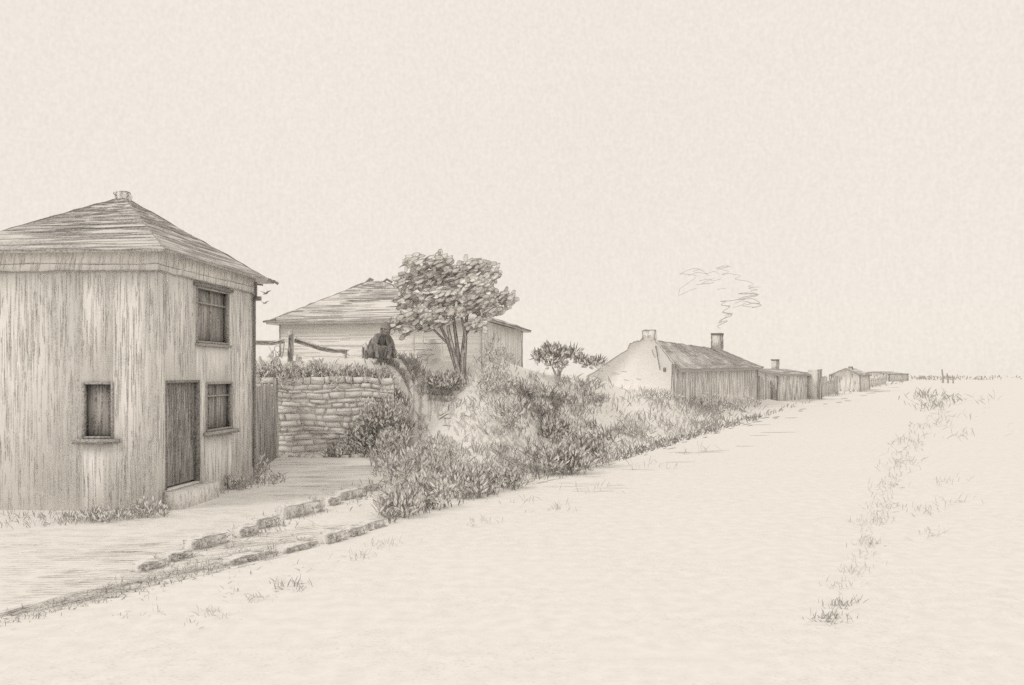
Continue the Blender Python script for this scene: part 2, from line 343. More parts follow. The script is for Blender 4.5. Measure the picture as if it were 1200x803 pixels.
# door: planks, frame, step
mb = MB(); Pd = lambda s, z, o: C0 + ur * s + Z * z + nR * o
nb = 5; ww = (door[1] - door[0] - .1) / nb
for k in range(nb):
    s = door[0] + .05 + ww * (k + .5); mb.box(Pd(s, (door[2] + door[3]) / 2, -.10 + U(-.006, .006)), (ww - .012, .04, door[3] - door[2] - .08), 'doorwood', ur, nR, Z)
hatch(mb, Pd(door[0] + .05, door[2] + .03, -.075), Pd(door[1] - .05, door[2] + .03, -.075), Pd(door[1] - .05, door[3] - .05, -.075), Pd(door[0] + .05, door[3] - .05, -.075), 170, .014, 'dark', .06, .4, False, .004)
do = mb.build('door', house)
mb = MB(); mb.tube([Pd(door[1] - .14, 1.2, -.07), Pd(door[1] - .14, 1.2, -.03), Pd(door[1] - .22, 1.2, -.03)], .012, 'dark'); mb.build('handle', do)
mb = MB()
mb.box(Pd((door[0] + door[1]) / 2, (door[2] + door[3]) / 2, -.17), (door[1] - door[0] - .004, .02, door[3] - door[2] - .004), 'opening', ur, nR, Z)
for s in (door[0] + .022, door[1] - .022): mb.box(Pd(s, (door[2] + door[3]) / 2, -.06), (.045, .14, door[3] - door[2] - .004), 'dark', ur, nR, Z)
mb.box(Pd((door[0] + door[1]) / 2, door[3] - .022, -.06), (door[1] - door[0] - .1, .14, .04), 'dark', ur, nR, Z); mb.build('door_frame', house)
mb = MB(); mb.box(Pd((door[0] + door[1]) / 2, door[2] / 2 - .01, .16), (door[1] - door[0] + .2, .36, door[2] - .02), 'kerb', ur, nR, Z)
mb.build('doorstep', house)
# cornice band and roof
mb = MB()
for (A, u, n, Ln) in ((C0, ur, nR, LR), (C0 + nL * .004, ul, nL, LL)):
    a = A - u * .045; mb.box(a + u * (Ln + .06) / 2 + Z * (ZE - .09) + n * .022, (Ln + .06, .044, .44), 'boards', u, n, Z)
    p = [a + Z * (ZE - .31) + n * .046, a + u * (Ln + .06) + Z * (ZE - .31) + n * .046, a + u * (Ln + .06) + Z * (ZE + .10) + n * .046, a + Z * (ZE + .10) + n * .046]
    if n is nL: p = [p[1], p[0], p[3], p[2]]
    hatch(mb, *p, 120, .011, 'soft', .3, .9, False, .005, slant=.02)
    line(mb, p[0], p[1], .022, 'line', 14, .008); line(mb, a + Z * (ZE - .2) + n * .05, a + u * Ln + Z * (ZE - .17) + n * .05, .014, 'line', 14, .01)
mb.build('frieze_board', house)
ov = .34; K = [C0 - ur * ov - ul * ov, C1 + ur * ov - ul * ov, C3 + ur * ov + ul * ov, C2 - ur * ov + ul * ov]
K = [Vector((k.x, k.y, ZE + .02)) for k in K]; K[1].z -= .03
apex = at(147, 231, C0.y + 2.4); ctr = sum(K, Vector()) / 4; apex.x = -7.80; apex.y = 18.0; apex.z = z_of(231, 18.0)
mb = MB(); fs = [(K[0], K[1], apex), (K[1], K[2], apex), (K[2], K[3], apex), (K[3], K[0], apex)]; roof_mesh(mb, fs, 'roof', .045, 'line')
for (a, b) in ((K[0], K[1]), (K[3], K[0])):
    hatch(mb, a, b, apex, apex, 120, .022, 'line', .15, .6, True, .008, wob=.02, slant=.04)
    hatch(mb, a, b, apex, apex, 70, .022, 'dark', .1, .45, True, .010, wob=.02, slant=.04, vr=(.25, .95))
for k in (0, 1, 3): line(mb, K[k], apex, .035, 'line' if k == 0 else 'dark', 18, .012)
line(mb, K[0], K[1], .025, 'line', 16, .012); line(mb, K[3], K[0], .02, 'line', 16, .012)
line(mb, K[1] + Vector((-.05, -.3, .03)), K[1] + Vector((.06, .1, -.02)), .07, 'dark')
ro = mb.build('roof', house)
mb = MB()
for k in range(7):
    a = k / 7 * 2 * math.pi; rr = .10 if k else 0; p = apex + Vector((math.cos(a) * rr, math.sin(a) * rr, -.02 + U(0, .03)))
    mb.tube([p - Z * .06, p, p + Z * .05, p + Z * .10], [.05, .075, .07, .03], 'kerb', 7)
for k in range(14):
    a0 = U(0, 6.28); cc = apex + Vector((U(-.12, .12), -.1 + U(-.05, .05), U(0, .08))); r_ = U(.03, .07)
    mb.tube([cc + Vector((math.cos(a0 + j) * r_, 0, math.sin(a0 + j) * r_ * .7)) for j in range(5)], .009, 'dark', 4)
mb.build('ridge_knob', ro)
# gutter bracket and down pipe at the far corner
mb = MB(); c = C1 + nR * .07 - ur * .05
mb.tube([c + Z * (ZE - .05), c + Z * (ZE - .4), c + Z * (ZE - .45) - nR * .03, c + Z * 2.6 - nR * .03, c + Z * .3 - nR * .03], [.03, .03, .028, .025, .03], 'dark', 6)
mb.box(c + Z * (ZE - .42) + nR * .04, (.1, .14, .09), 'dark', ur, nR, Z); mb.tube([c + Z * (ZE - .1) + nR * .0, c + Z * (ZE - .12) + nR * .16], .018, 'dark', 5)
mb.build('drainpipe', house)
for (p, zt, ms) in ((C0 + nR * .01 + nL * .012, ZE - .32, 'soft'), (C1 + nR * .012, ZE - .32, 'line')):
    mb = MB(); pts = [p + Z * zt * k / 24 + Vector((U(-.008, .008), U(-.008, .008), 0)) for k in range(25)]
    mb.tube(pts, [(.008 if ms == 'soft' else .014) * U(.5, 1.2) for _ in pts], ms, 5); mb.build('corner_board', house)

# ================================================================ BOARD FENCE between house and wall
a = at(299, 538, 21.2); b = at(323, 530, 25.6); a.z = b.z = 0; u = (b - a).normalized(); n = Vector((u.y, -u.x, 0)); Ln = (b - a).length
fence = thing('board_fence', (a + b) / 2, 'short screen of dark upright boards between house corner and stone wall', 'fence')
mb = MB(); nb = 15
for k in range(nb):
    s = Ln * (k + .5) / nb; h = 2.12 + U(-.07, .07) + (.12 if k == nb - 1 else 0)
    mb.box(a + u * s + Z * (h / 2 - .02) + n * U(-.015, .015), (Ln / nb - .03, .03, h), 'darkboards', u, n, Z)
hatch(mb, a + n * .035, b + n * .035, b + n * .035 + Z * 2.1, a + n * .035 + Z * 2.1, 130, .022, 'dark', .1, .5, False, .004)
mb.build('board_panel', fence)
for h in (.5, 1.7):
    mb = MB(); mb.box((a + b) / 2 + Z * h - n * .05, (Ln, .05, .09), 'darkboards', u, n, Z); mb.build('rail', fence)
mb = MB(); mb.tube([b + Z * -.1, b + Z * 1.2, b + Z * 2.28], [.09, .08, .07], 'bark', 7); mb.build('post', fence)

# ================================================================ STONE RETAINING WALL
sw = thing('stone_wall', (-5.5, 26.1, 0), 'rough pale fieldstone retaining wall below the leafy hedge', 'wall')
mb = MB(); z = 0.0; X0, X1 = -12.5, -3.45
mb.box(((X0 + X1) / 2, 26.13, 1.05), (X1 - X0, .18, 2.1), 'joint')
while z < 2.12:
    hh = U(.08, .22); x = X0
    while x < X1 - .1:
        wd = U(.14, .6)
        if x + wd > X1: wd = X1 - x
        yb = 26.14; yf = 25.99 + U(-.035, .03); g_ = .004
        pb = [Vector((x + g_ + U(0, .02), yf + U(-.01, .02), z + g_ + U(0, .02))), Vector((x + wd - g_ - U(0, .02), yf + U(-.01, .02), z + g_ + U(0, .02))), Vector((x + wd - g_, yb, z + g_)), Vector((x + g_, yb, z + g_)),
              Vector((x + g_ + U(0, .04), yf + U(0, .03), z + hh - g_ - U(0, .02))), Vector((x + wd - g_ - U(0, .04), yf + U(0, .03), z + hh - g_ - U(0, .02))), Vector((x + wd - g_, yb, z + hh - g_)), Vector((x + g_, yb, z + hh - g_))]
        wv = lambda p: Vector((p.x + .03 * math.sin(p.z * 9 + p.x), p.y, p.z + .035 * math.sin(p.x * 2.3 + p.z * 3) + .02 * math.sin(p.x * 7.1)))
        pb = [wv(p) + (Vector((U(-.01, .01), 0, U(-.012, .012))) if i_ in (0, 1, 4, 5) else Vector()) for i_, p in enumerate(pb)]
        mb.hexa(pb, 'stone')
        if U(0, 1) < .45: line(mb, pb[0] - Vector((0, .012, 0)), pb[1] - Vector((0, .012, 0)), .018, 'line', 6, .016)
        if U(0, 1) < .30: line(mb, pb[1] - Vector((0, .012, 0)), pb[5] - Vector((0, .012, 0)), .02, 'line', 3, .012)
        if U(0, 1) < .25: line(mb, pb[4].lerp(pb[0], .4) - Vector((0, .02, 0)), pb[5].lerp(pb[1], U(.2, .7)) - Vector((0, .02, 0)), .016, 'soft', 5, .02)
        x += wd
    z += hh
mb.build('masonry', sw)
mb = MB()
for k in range(34):
    x = U(-8, -3.4); mb.box((x, 25.8 + U(-.25, .05), .03), (U(.1, .4), .14, U(.06, .14)), 'stone', Vector((1, U(-.2, .2), 0)).normalized())
    line(mb, (x - .2, 25.72, .02), (x + .2, 25.68 + U(-.1, .1), .03), .022, 'line', 4, .012)
mb.build('footing', sw)

# ================================================================ SECOND HOUSE (behind the bank)
GZ = 2.6
A = at(327, 0, 45.5); A.z = GZ; B = at(566, 0, 43.5); B.z = GZ; u = (B - A).normalized(); n = Vector((u.y, -u.x, 0)); LW = (B - A).length
if n.y > 0: n = -n
Rr = -n; DP = 10.6; Cc = B + Rr * DP; D = A + Rr * DP; ZE2 = 4.98
h2 = thing('hipped_house', (A + Cc) / 2, 'low pale house with broad hipped roof, partly hidden by the leafy tree', 'house')
mb = MB(); wall(mb, A, B, GZ - .6, ZE2, [], 'plank2', inward=Rr); wall(mb, B + Rr * .006 + u * .004, Cc + u * .004, GZ - .6, ZE2, [], 'boards', inward=-u)
wall(mb, D, A - Rr * -.23, GZ - .6, ZE2, [], 'plank2', inward=u); wall(mb, D, Cc - u * .23, GZ - .6, ZE2, [], 'plank2', inward=n)
hatch(mb, A, B, B + Z * (ZE2 - GZ), A + Z * (ZE2 - GZ), 60, .03, 'soft', .1, .6, True, .012, wob=.01)
nB = u; hatch(mb, B, Cc, Cc + Z * (ZE2 - GZ), B + Z * (ZE2 - GZ), 60, .04, 'soft', .2, .8, False, .012)
mb.build('wall', h2)
ov = .48; K = [A - u * ov + n * ov, B + u * ov + n * ov, Cc + u * ov + Rr * ov, D - u * ov + Rr * ov]; K = [Vector((k.x, k.y, ZE2 + .03)) for k in K]
r1 = at(434, 0, 50); r1.z = z_of(329, 50); r2 = at(447, 0, 49.8); r2.z = z_of(330, 49.8)
mb = MB(); roof_mesh(mb, [(K[0], K[1], r2, r1), (K[1], K[2], r2), (K[2], K[3], r1, r2), (K[3], K[0], r1)], 'roof2', .12, 'line')
hatch(mb, K[0], K[1], r2, r1, 80, .06, 'line', .1, .5, True, .02, wob=.04); hatch(mb, K[0], K[1], r2, r1, 45, .07, 'dark', .06, .3, True, .024, wob=.04, vr=(.2, .98))
hatch(mb, K[1], K[2], r2, r2, 50, .05, 'line', .1, .5, True, .02, wob=.03)
line(mb, K[0], r1, .08, 'line', 20, .03); line(mb, K[1], r2, .06, 'line', 20, .03); line(mb, K[2], r2, .08, 'line', 20, .03); line(mb, K[0], K[1], .09, 'line', 24, .03); line(mb, K[1], K[2], .08, 'dark', 14, .03)
line(mb, K[0] + Vector((-.15, 0, 0)), K[0] + Vector((.5, 0, .12)), .13, 'dark', 4, .01)
ro = mb.build('roof', h2)
mb = MB(); mb.tube([r1 + Vector((-.25, 0, -.15)), r1 + Vector((.0, 0, .1)), r1 + Vector((.15, 0, .0))], .09, 'dark', 5); mb.build('ridge_cap', ro); mb = MB(); mb.tube([r2 + Vector((.1, 0, -.05)), r2 + Vector((.3, 0, .12)), r2 + Vector((.6, 0, -.05))], .07, 'dark', 5); mb.build('ridge_cap', ro)
for q_ in (A + u * .05 + n * .03, B - u * .05 + n * .03, Cc + u * .03): mb = MB(); line(mb, q_ - Z * .1, q_ + Z * (ZE2 - GZ), .06, 'line', 8, .02); mb.build('corner_post', h2)
# pale porch posts seen between the stems
for px in (489, 500, 522):
    pw = MB(); s = s_of(px, A, u); line(pw, A + u * s + n * .55 + Z * .0, A + u * s + n * .55 + Z * (ZE2 - GZ - .02), .09, 'soft', 8, .02); pw.build('porch_post', h2)

# ================================================================ LOG RAIL FENCE on the bank
Yf = 26.9
rf = thing('log_rail_fence', at(340, 420, Yf), 'crooked log rails on a knobbly post above the stone wall', 'fence')
mb = MB(); p0 = at(340, 424, Yf); p1 = at(341, 396, Yf)
mb.tube([p0 - Z * .3, p0, p0.lerp(p1, .5) + Vector((.015, 0, 0)), p1, p1 + Z * .06, p1 + Z * .16, p1 + Z * .24], [.09, .09, .085, .08, .10, .13, .05], 'bark', 8)
hatch(mb, p0 + Vector((-.07, -.09, 0)), p0 + Vector((.07, -.09, 0)), p1 + Vector((.07, -.09, .2)), p1 + Vector((-.07, -.09, .2)), 24, .018, 'dark', .2, .6, False, .004); mb.build('post', rf)
for pts in ([(288, 401), (300, 401.5), (318, 402), (333, 400)], [(346, 398.5), (360, 403), (375, 408), (390, 411), (404, 411.5)]):
    mb = MB(); P3 = [at(x, y, Yf + .02) for x, y in pts]; mb.tube(P3, [.085, .075, .075, .07, .06][:len(P3)], 'log', 8)
    for k in range(3): mb.tube([p + Vector((U(-.02, .02), -.085, U(-.05, .05))) for p in P3], .010, 'dark', 4)
    mb.build('rail', rf)
mb = MB(); p = at(405, 413, Yf); mb.tube([p + Vector((-.02, 0, -.45)), p, p + Vector((.03, 0, .08))], [.05, .05, .03], 'bark', 7)
for k in range(5): mb.tube([p, p + Vector((U(-.18, .18), U(-.1, .1), U(-.12, .1)))], [.015, .006], 'dark', 4)
mb.build('post', rf)
mb = MB(); cx = at(325, 409, Yf - .1)
mb.tube([cx + Vector((math.cos(t * .7) * .09, 0, math.sin(t * .7) * .10)) for t in range(10)], .010, 'line', 4, False); mb.tube([cx + Vector((0, 0, -.1)), cx + Vector((.06, 0, -.2)), cx + Vector((.0, 0, -.3))], .009, 'line', 4)
mb.tube([at(333, 402, Yf - .05), at(332, 412, Yf - .1), at(330, 420, Yf - .05)], .014, 'line', 4); tag(mb.build('rope_loop', rf))

# ================================================================ COTTAGE with smoking chimney
uc = Vector((10.5, 23, 0)).normalized(); dc = Vector((-.9, .44, 0)).normalized(); A = Vector((8.1, 45, 0)); LC = 25.3
nC = Vector((uc.y, -uc.x, 0)); ZC = 2.92; ZR = 4.13; TR = 1.25; TW = 5.0; ZL = 2.0
cot = thing('thatched_cottage', A + uc * 12 + dc * 2.5, 'long low cottage with white gable end, thatched roof and smoking chimney', 'house')
mb = MB(); B = A + uc * LC
cw = [(s_, s_ + .01, 0, 0) for s_ in ()]
wall(mb, A + uc * .285, B, -.1, ZC, [], 'reed', .3, inward=dc)
wall(mb, B + dc * .31, B + dc * TW, -.1, ZL, [], 'reed', .3, inward=-uc); wall(mb, A + dc * TW + uc * .32, B + dc * TW - uc * .31, -.1, ZL, [], 'white_wall', .3, inward=-dc)
hatch(mb, A, B, B + Z * ZC, A + Z * ZC, 200, .045, 'line', .15, .5, False, .015, vr=(.35, 1)); hatch(mb, A, B, B + Z * ZC, A + Z * ZC, 200, .06, 'soft', .2, .6, False, .015, vr=(.35, 1))
line(mb, B + nC * .03, B + nC * .03 + Z * ZC, .16, 'line', 8, .02); line(mb, A + nC * .03, A + nC * .03 + Z * ZC, .07, 'line', 8, .02)
tag(mb.build('wall', cot), 'upright boarded front wall in its shaded grey')
mb = MB(); gp = [(0.0, -.1), (0.0, ZC), (TR - .35, ZR - .1), (TR - .3, ZR + .1), (TR + .35, ZR + .12), (TR + .4, ZR - .02), (TR + 1.0, ZR - .18), (TR + 1.15, ZR - .5), (TW, ZL), (TW, -.1)]
fr = [A + dc * t + Z * z_ - uc * .02 for t, z_ in gp]; bk = [p + uc * .30 for p in fr]; m_ = len(gp)
mb.add(fr + bk, [tuple(range(m_)), tuple(reversed(range(m_, 2 * m_)))] + [(k, (k + 1) % m_, m_ + (k + 1) % m_, m_ + k) for k in range(m_)], 'white_wall')
for k in range(1, m_ - 2): line(mb, fr[k] - uc * .02, fr[k + 1] - uc * .02, .055, 'line', 6, .03)
for k in range(6): t = U(TR + .2, TW - .6); zz = U(2, 2.6); line(mb, A + dc * t + Z * zz - uc * .05, A + dc * (t + .25) + Z * (zz + .05) - uc * .05, .03, 'soft', 4, .02)
line(mb, A + dc * .9 + Z * 3.8 - uc * .05, A + dc * .7 + Z * 2.6 - uc * .05, .05, 'line', 6, .02); line(mb, A + dc * 1.1 + Z * 3.6 - uc * .05, A + dc * .95 + Z * 3.2 - uc * .05, .04, 'soft', 4, .02)
line(mb, A + dc * .05 + Z * 2.9 - uc * .05, A + dc * .1 + Z * 1.6 - uc * .05, .05, 'line', 6, .02)
mb.box(A + dc * .45 + Z * 2.6 - uc * .04, (.12, .04, .2), 'dark', dc, uc, Z)
tag(mb.build('gable_wall', cot), 'white gable end in its lit tone, with long sloping side')
mb = MB(); KR = 20.5
e0 = A - dc * .35 + uc * .28 + Z * (ZC - .28); e1 = B - dc * .35 + uc * .6 + Z * (ZC - .05); rA = A + dc * TR + uc * .28 + Z * ZR; rB = A + dc * (TR + .6) + uc * KR + Z * (ZR + .0)
b0 = A + dc * (TW + .3) + uc * .28 + Z * (ZL - .1); b1 = B + dc * (TW + .3) + uc * .6 + Z * (ZL + .05)
roof_mesh(mb, [(e0, e1, rB, rA), (e1, b1, rB), (b1, b0, rA, rB)], 'thatch', .16, 'line')
hatch(mb, e0, e1, rB, rA, 300, .05, 'line', .08, .3, False, .03, slant=-.12, wob=.03); hatch(mb, e0, e1, rB, rA, 90, .05, 'dark', .08, .25, False, .035, slant=-.12, wob=.03); hatch(mb, e0, e1, rB, rA, 60, .06, 'line', .05, .25, True, .03, wob=.03)
hatch(mb, e1, b1, rB, rB, 70, .06, 'line', .1, .4, False, .03)
line(mb, e0, e1, .09, 'line', 30, .03); line(mb, rA, rB, .07, 'line', 26, .04); line(mb, rB, e1, .09, 'line', 12, .04); line(mb, e0, rA, .09, 'line', 8, .03)
ro = mb.build('roof', cot)
def chimney(base, top, wd, parent, name='chimney', pot=True):
    mb = MB(); c = (base + top) / 2; mb.box(c, (wd, wd, (top - base).length), 'kerb', uc, dc, Z)
    mb.box(top + Z * .03, (wd + .12, wd + .12, .1), 'dark', uc, dc, Z)
    h_ = wd / 2 + .01
    for a_, b_ in ((-1, -1), (1, -1), (-1, 1)): line(mb, base + uc * a_ * h_ + dc * b_ * h_, top + uc * a_ * h_ + dc * b_ * h_, .06, 'dark', 5, .02)
    for k in range(14):
        q_ = base.lerp(top, U(.1, .95)) - dc * h_ + uc * U(-h_, h_ * .6); line(mb, q_, q_ + uc * .2, .035, 'dark', 3, .02)
    return mb.build(name, parent)
cb = at(840.5, 410, 60.6); ct = at(840.5, 392, 60.6); tag(chimney(cb, ct, .62, ro), 'dark chimney giving off smoke')
mb = MB(); t0 = TR; c = A + dc * t0 + uc * .15 + Z * 4.35
mb.box(c, (.44, .62, .5), 'white_wall', uc, dc, Z); 
for s_ in (-.31, .31): line(mb, c + dc * s_ - uc * .23 - Z * .25, c + dc * s_ * 1.1 - uc * .23 + Z * .26, .05, 'line', 4, .02)
line(mb, c - dc * .33 - uc * .23 + Z * .26, c + dc * .33 - uc * .23 + Z * .25, .05, 'line', 4, .02)
for k in range(9): q_ = c - uc * .24 + dc * U(-.1, .25) + Z * U(-.2, .2); line(mb, q_, q_ + dc * .02 + Z * .14, .03, 'soft', 3, .01)
tag(mb.build('chimney', ro), 'pale stub chimney on the gable end')
# smoke
sm = MB()
Zm = lambda x, y, k=0: at(600 + x * 300 / 1147, 290 + y * 210 / 803, 60.6 + k)
lines = [
 [(932, 362), (922, 352), (965, 330), (928, 334), (942, 322), (985, 303), (940, 292), (990, 298), (945, 288), (975, 268), (955, 262), (978, 262), (938, 258), (960, 240), (935, 242)],
 [(935, 243), (1000, 236), (1040, 222), (1105, 210), (1015, 208), (1060, 204), (1100, 215), (1060, 224), (1015, 236), (1075, 230), (1110, 250), (1060, 248), (1118, 258), (1070, 272)],
 [(1060, 240), (1020, 262), (985, 270)], [(1105, 178), (1058, 176), (1080, 165), (1055, 152), (1000, 142), (1025, 128), (975, 118), (940, 122), (970, 108), (915, 92), (970, 86), (920, 98), (955, 78)],
 [(955, 78), (985, 90)], [(752, 120), (800, 98), (838, 96), (812, 108), (845, 100), (885, 130)], [(752, 118), (815, 124), (822, 135), (760, 180), (752, 185), (745, 215)],
 [(745, 218), (790, 196), (830, 182)], [(1108, 212), (1070, 196), (1100, 190), (1060, 184), (1086, 178)], [(1000, 250), (1035, 240), (1070, 252), (1030, 262), (1090, 268)], [(790, 128), (830, 112), (870, 118), (905, 108), (930, 120)], [(840, 150), (880, 142), (900, 150), (940, 140)], [(948, 330), (925, 340), (950, 318), (975, 300), (950, 306)], [(825, 168), (905, 158), (850, 162), (915, 135)], [(920, 188), (965, 182)]]
for li, pl in enumerate(lines):
    pts = []; e_ = [pl[0]] + pl + [pl[-1]]
    for j in range(len(pl) - 1):
        q0, q1, q2, q3 = (np.array(e_[j + i_], float) for i_ in range(4))
        for k in range(7):
            t = k / 7; c_ = .5 * (2 * q1 + (q2 - q0) * t + (2 * q0 - 5 * q1 + 4 * q2 - q3) * t * t + (3 * q1 - q0 - 3 * q2 + q3) * t ** 3); pts.append(Zm(c_[0], c_[1], .7 * math.sin(j * 1.9 + t * 1.9 + li)))
    sm.tube(pts, .024 if li < 2 else .016, 'smoke', 4)
tag(sm.build('smoke', loc=Zm(932, 362)), 'thin curling smoke drifting left from the dark cottage chimney', 'smoke')

# ================================================================ FAR HOUSES AND FENCES
def far_house(name, pxa, Ya, pxb, Yb, ze, zr, depth, label, chim=None, porch=None, lw=.08, group='low houses far down the road', n_h=60):
    a = at(pxa, 0, Ya); b = at(pxb, 0, Yb); a.z = b.z = 0; u = (b - a).normalized(); n = Vector((u.y, -u.x, 0)); bk = -n; Ln = (b - a).length
    h = thing(name, (a + b) / 2 + bk * depth / 2, label, 'house', group); mb = MB()
    wall(mb, a, b, -.1, ze, [], 'far', .25, bk); wall(mb, a + bk * depth, b + bk * depth, -.1, ze, [], 'far', .25, n)
    for p, q_ in ((a, u), (b, -u)):
        f = [p + bk * .26, p + bk * (depth - .26), p + bk * (depth - .26) + Z * ze, p + bk * depth / 2 + Z * (zr - .1), p + bk * .26 + Z * ze]; g2 = [x + q_ * .25 for x in f]
        mb.add(f + g2, [(0, 1, 2, 3, 4), (9, 8, 7, 6, 5)] + [(k, (k + 1) % 5, 5 + (k + 1) % 5, 5 + k) for k in range(5)], 'far')
    hatch(mb, a, b, b + Z * ze, a + Z * ze, n_h, lw * .8, 'line', .2, .6, False, .03); hatch(mb, a + bk * depth, a, a + Z * ze, a + bk * depth + Z * ze, n_h // 2, lw * .8, 'line', .2, .6, False, .03)
    for p in (a, b, a + bk * depth): line(mb, p, p + Z * ze, lw * 1.3, 'dark', 6, .02)
    mb.build('wall', h); mb = MB(); e = .3
    q = [a - u * e + n * e + Z * (ze - .1), b + u * e + n * e + Z * (ze - .1), b + u * e + bk * depth / 2 + Z * zr, a - u * e + bk * depth / 2 + Z * zr, b + u * e + bk * (depth + e) + Z * (ze - .1), a - u * e + bk * (depth + e) + Z * (ze - .1)]
    roof_mesh(mb, [(q[0], q[1], q[2], q[3]), (q[3], q[2], q[4], q[5])], 'thatch', .12, 'line'); hatch(mb, *q[:4], n_h, lw * .8, 'line', .1, .5, True, .03); 
    for x, y in ((0, 1), (3, 2), (0, 3), (3, 5)): line(mb, q[x], q[y], lw, 'line', 12, .03)
    ro = mb.build('roof', h)
    if chim:
        mb = MB(); s, hh, cwid = chim; c = a + u * s * Ln + bk * depth / 2 + Z * (zr + hh / 2 - .2); mb.box(c, (cwid, .5, hh), 'kerb', u, n, Z); mb.box(c + Z * (hh / 2 + .04), (cwid + .12, .62, .1), 'dark', u, n, Z)
        for s_ in (-1, 1): line(mb, c + u * s_ * cwid / 2 + n * .26 - Z * hh / 2, c + u * s_ * cwid / 2 + n * .26 + Z * hh / 2, lw, 'dark', 4, .02)
        mb.build('chimney', ro)
    if porch:
        s0, s1, zt = porch; mb = MB(); p0 = a + u * s0 * Ln + n * .8; p1 = a + u * s1 * Ln + n * .8; 
        mb.hexa([p0, p1, p1 + bk * .78, p0 + bk * .78] + [x + Z * zt for x in (p0, p1, p1 + bk * .78, p0 + bk * .78)], 'far')
        hatch(mb, p0, p1, p1 + Z * zt, p0 + Z * zt, 60, lw, 'line', .2, .7, False, .03); line(mb, p0 + Z * zt, p1 + Z * (zt), lw, 'dark', 4, .03); mb.build('porch', h)
    return h
far_house('roadside_cottage', 911, 72, 953, 84, 2.42, 2.80, 4.5, 'small flat looking cottage with stub chimney and dark porch, just beyond the thatched one', (.62, 1.0, .6), (.82, 1.0, 2.75), .085, n_h=90)
far_house('distant_cottage', 1008, 118, 1019, 136, 2.3, 3.1, 3.6, 'faint gabled cottage, second beyond the smoking one', (.4, .4, .6), None, .10, n_h=30)
far_house('distant_barn', 1042, 270, 1064, 300, 2.4, 2.95, 9, 'tiny low barn on the skyline where the road ends', None, None, .3, n_h=24)
def picket(name, pxa, Ya, pxb, Yb, h, nb, label, lw, jag=.2):
    a = at(pxa, 0, Ya); b = at(pxb, 0, Yb); a.z = b.z = 0; u = (b - a).normalized(); n = Vector((u.y, -u.x, 0)); Ln = (b - a).length
    f = thing(name, (a + b) / 2, label, 'fence', 'fences along the road'); mb = MB()
    for k in range(nb):
        s = Ln * (k + .5) / nb; hh = h + U(-jag, jag) * h * .4; mb.box(a + u * s + Z * hh / 2, (Ln / nb * .72, .05, hh), 'far', u, n, Z); line(mb, a + u * (s - Ln / nb * .36) + n * .04, a + u * (s - Ln / nb * .36) + n * .04 + Z * hh, lw, 'line', 4, .02)
    mb.build('board_panel', f); mb = MB(); mb.box((a + b) / 2 + Z * h * .8 - n * .08, (Ln, .06, .12), 'line', u, n, Z); mb.build('rail', f)
    for p in (a, b):
        mb = MB(); mb.tube([p, p + Z * h * .6, p + Z * h * 1.12], [.12, .11, .09], 'darkboards', 6); mb.build('post', f)
    return f
picket('board_fence', 890, 68.5, 909, 74, 2.0, 10, 'grey board fence joining the thatched cottage to the next', .07)
picket('board_fence', 963, 91, 981, 108, 1.9, 12, 'faint board fence after the cottage with the dark porch', .09, .4)
picket('board_fence', 1016, 150, 1038, 220, 1.5, 12, 'lowest farthest fence running to the end of the road', .12, .5)

# ================================================================ PLANTS
def crown(mb, lobes, n_leaf, ln, wd, mo='leaf', mi='leafpale', slant=None, rim=.22, dark_n=0, dln=.2, dw=.03):
    """lobes: (x,y,z, rx,ry,rz, weight)"""
    Lb = np.array(lobes, float); wt = Lb[:, 6] / Lb[:, 6].sum()
    def pts(n, shell):
        k = rng.choice(len(Lb), n, p=wt); v = rng.normal(size=(n, 3)); v /= np.linalg.norm(v, axis=1, keepdims=True); r = rng.uniform(shell, 1, n)[:, None]
        return Lb[k, :3] + v * Lb[k, 3:6] * r, v
    P, v = pts(n_leaf, .45)
    D = v * .5 + rng.normal(0, .35, (n_leaf, 3)) + (np.array(slant) if slant is not None else np.array([0, -.2, .6]))
    rimmed(mb, P, D, ln, wd, rim, None, mi, mo)
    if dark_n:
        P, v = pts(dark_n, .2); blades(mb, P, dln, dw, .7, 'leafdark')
def bush(name, base, w_, h_, label, cat='bush', group=None, n=260, ln=.16, wd=.06, dark=.5, stems=5, tone='leaf', depth=None, spiky=True):
    base = Vector(base); dp = depth or w_ * .7; root = thing(name, base, label, cat, group); mb = MB(); lob = []
    for k in range(max(4, int(w_ / h_ * 3))):
        x = (k + .5) / max(4, int(w_ / h_ * 3)) - .5; hh = h_ * (1 - 1.6 * x * x) * U(.75, 1.05)
        lob.append((base.x + x * w_ * .85, base.y + U(-.3, .3) * dp, base.z + hh * .5, w_ * .2, dp * .4, hh * .5, hh))
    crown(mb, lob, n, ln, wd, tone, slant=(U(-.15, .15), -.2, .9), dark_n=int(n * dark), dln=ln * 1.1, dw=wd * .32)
    mb.build('foliage', root); mb = MB()
    for k in range(stems):
        l = lob[random.randrange(len(lob))]; t = Vector((l[0], l[1], l[2] + .1)); b = base + Vector((U(-.25, .25) * w_, U(-.1, .1), -.08)); mb.tube([b, b.lerp(t, .5) + Vector((U(-.05, .05), 0, .03)), t], [.022 * h_ + .006, .016 * h_ + .004, .006], 'bark', 5)
    mb.build('stem', root); return root
def gpt(px, py): 
    q_ = ray([px], [py])[0]; return Vector(q_)

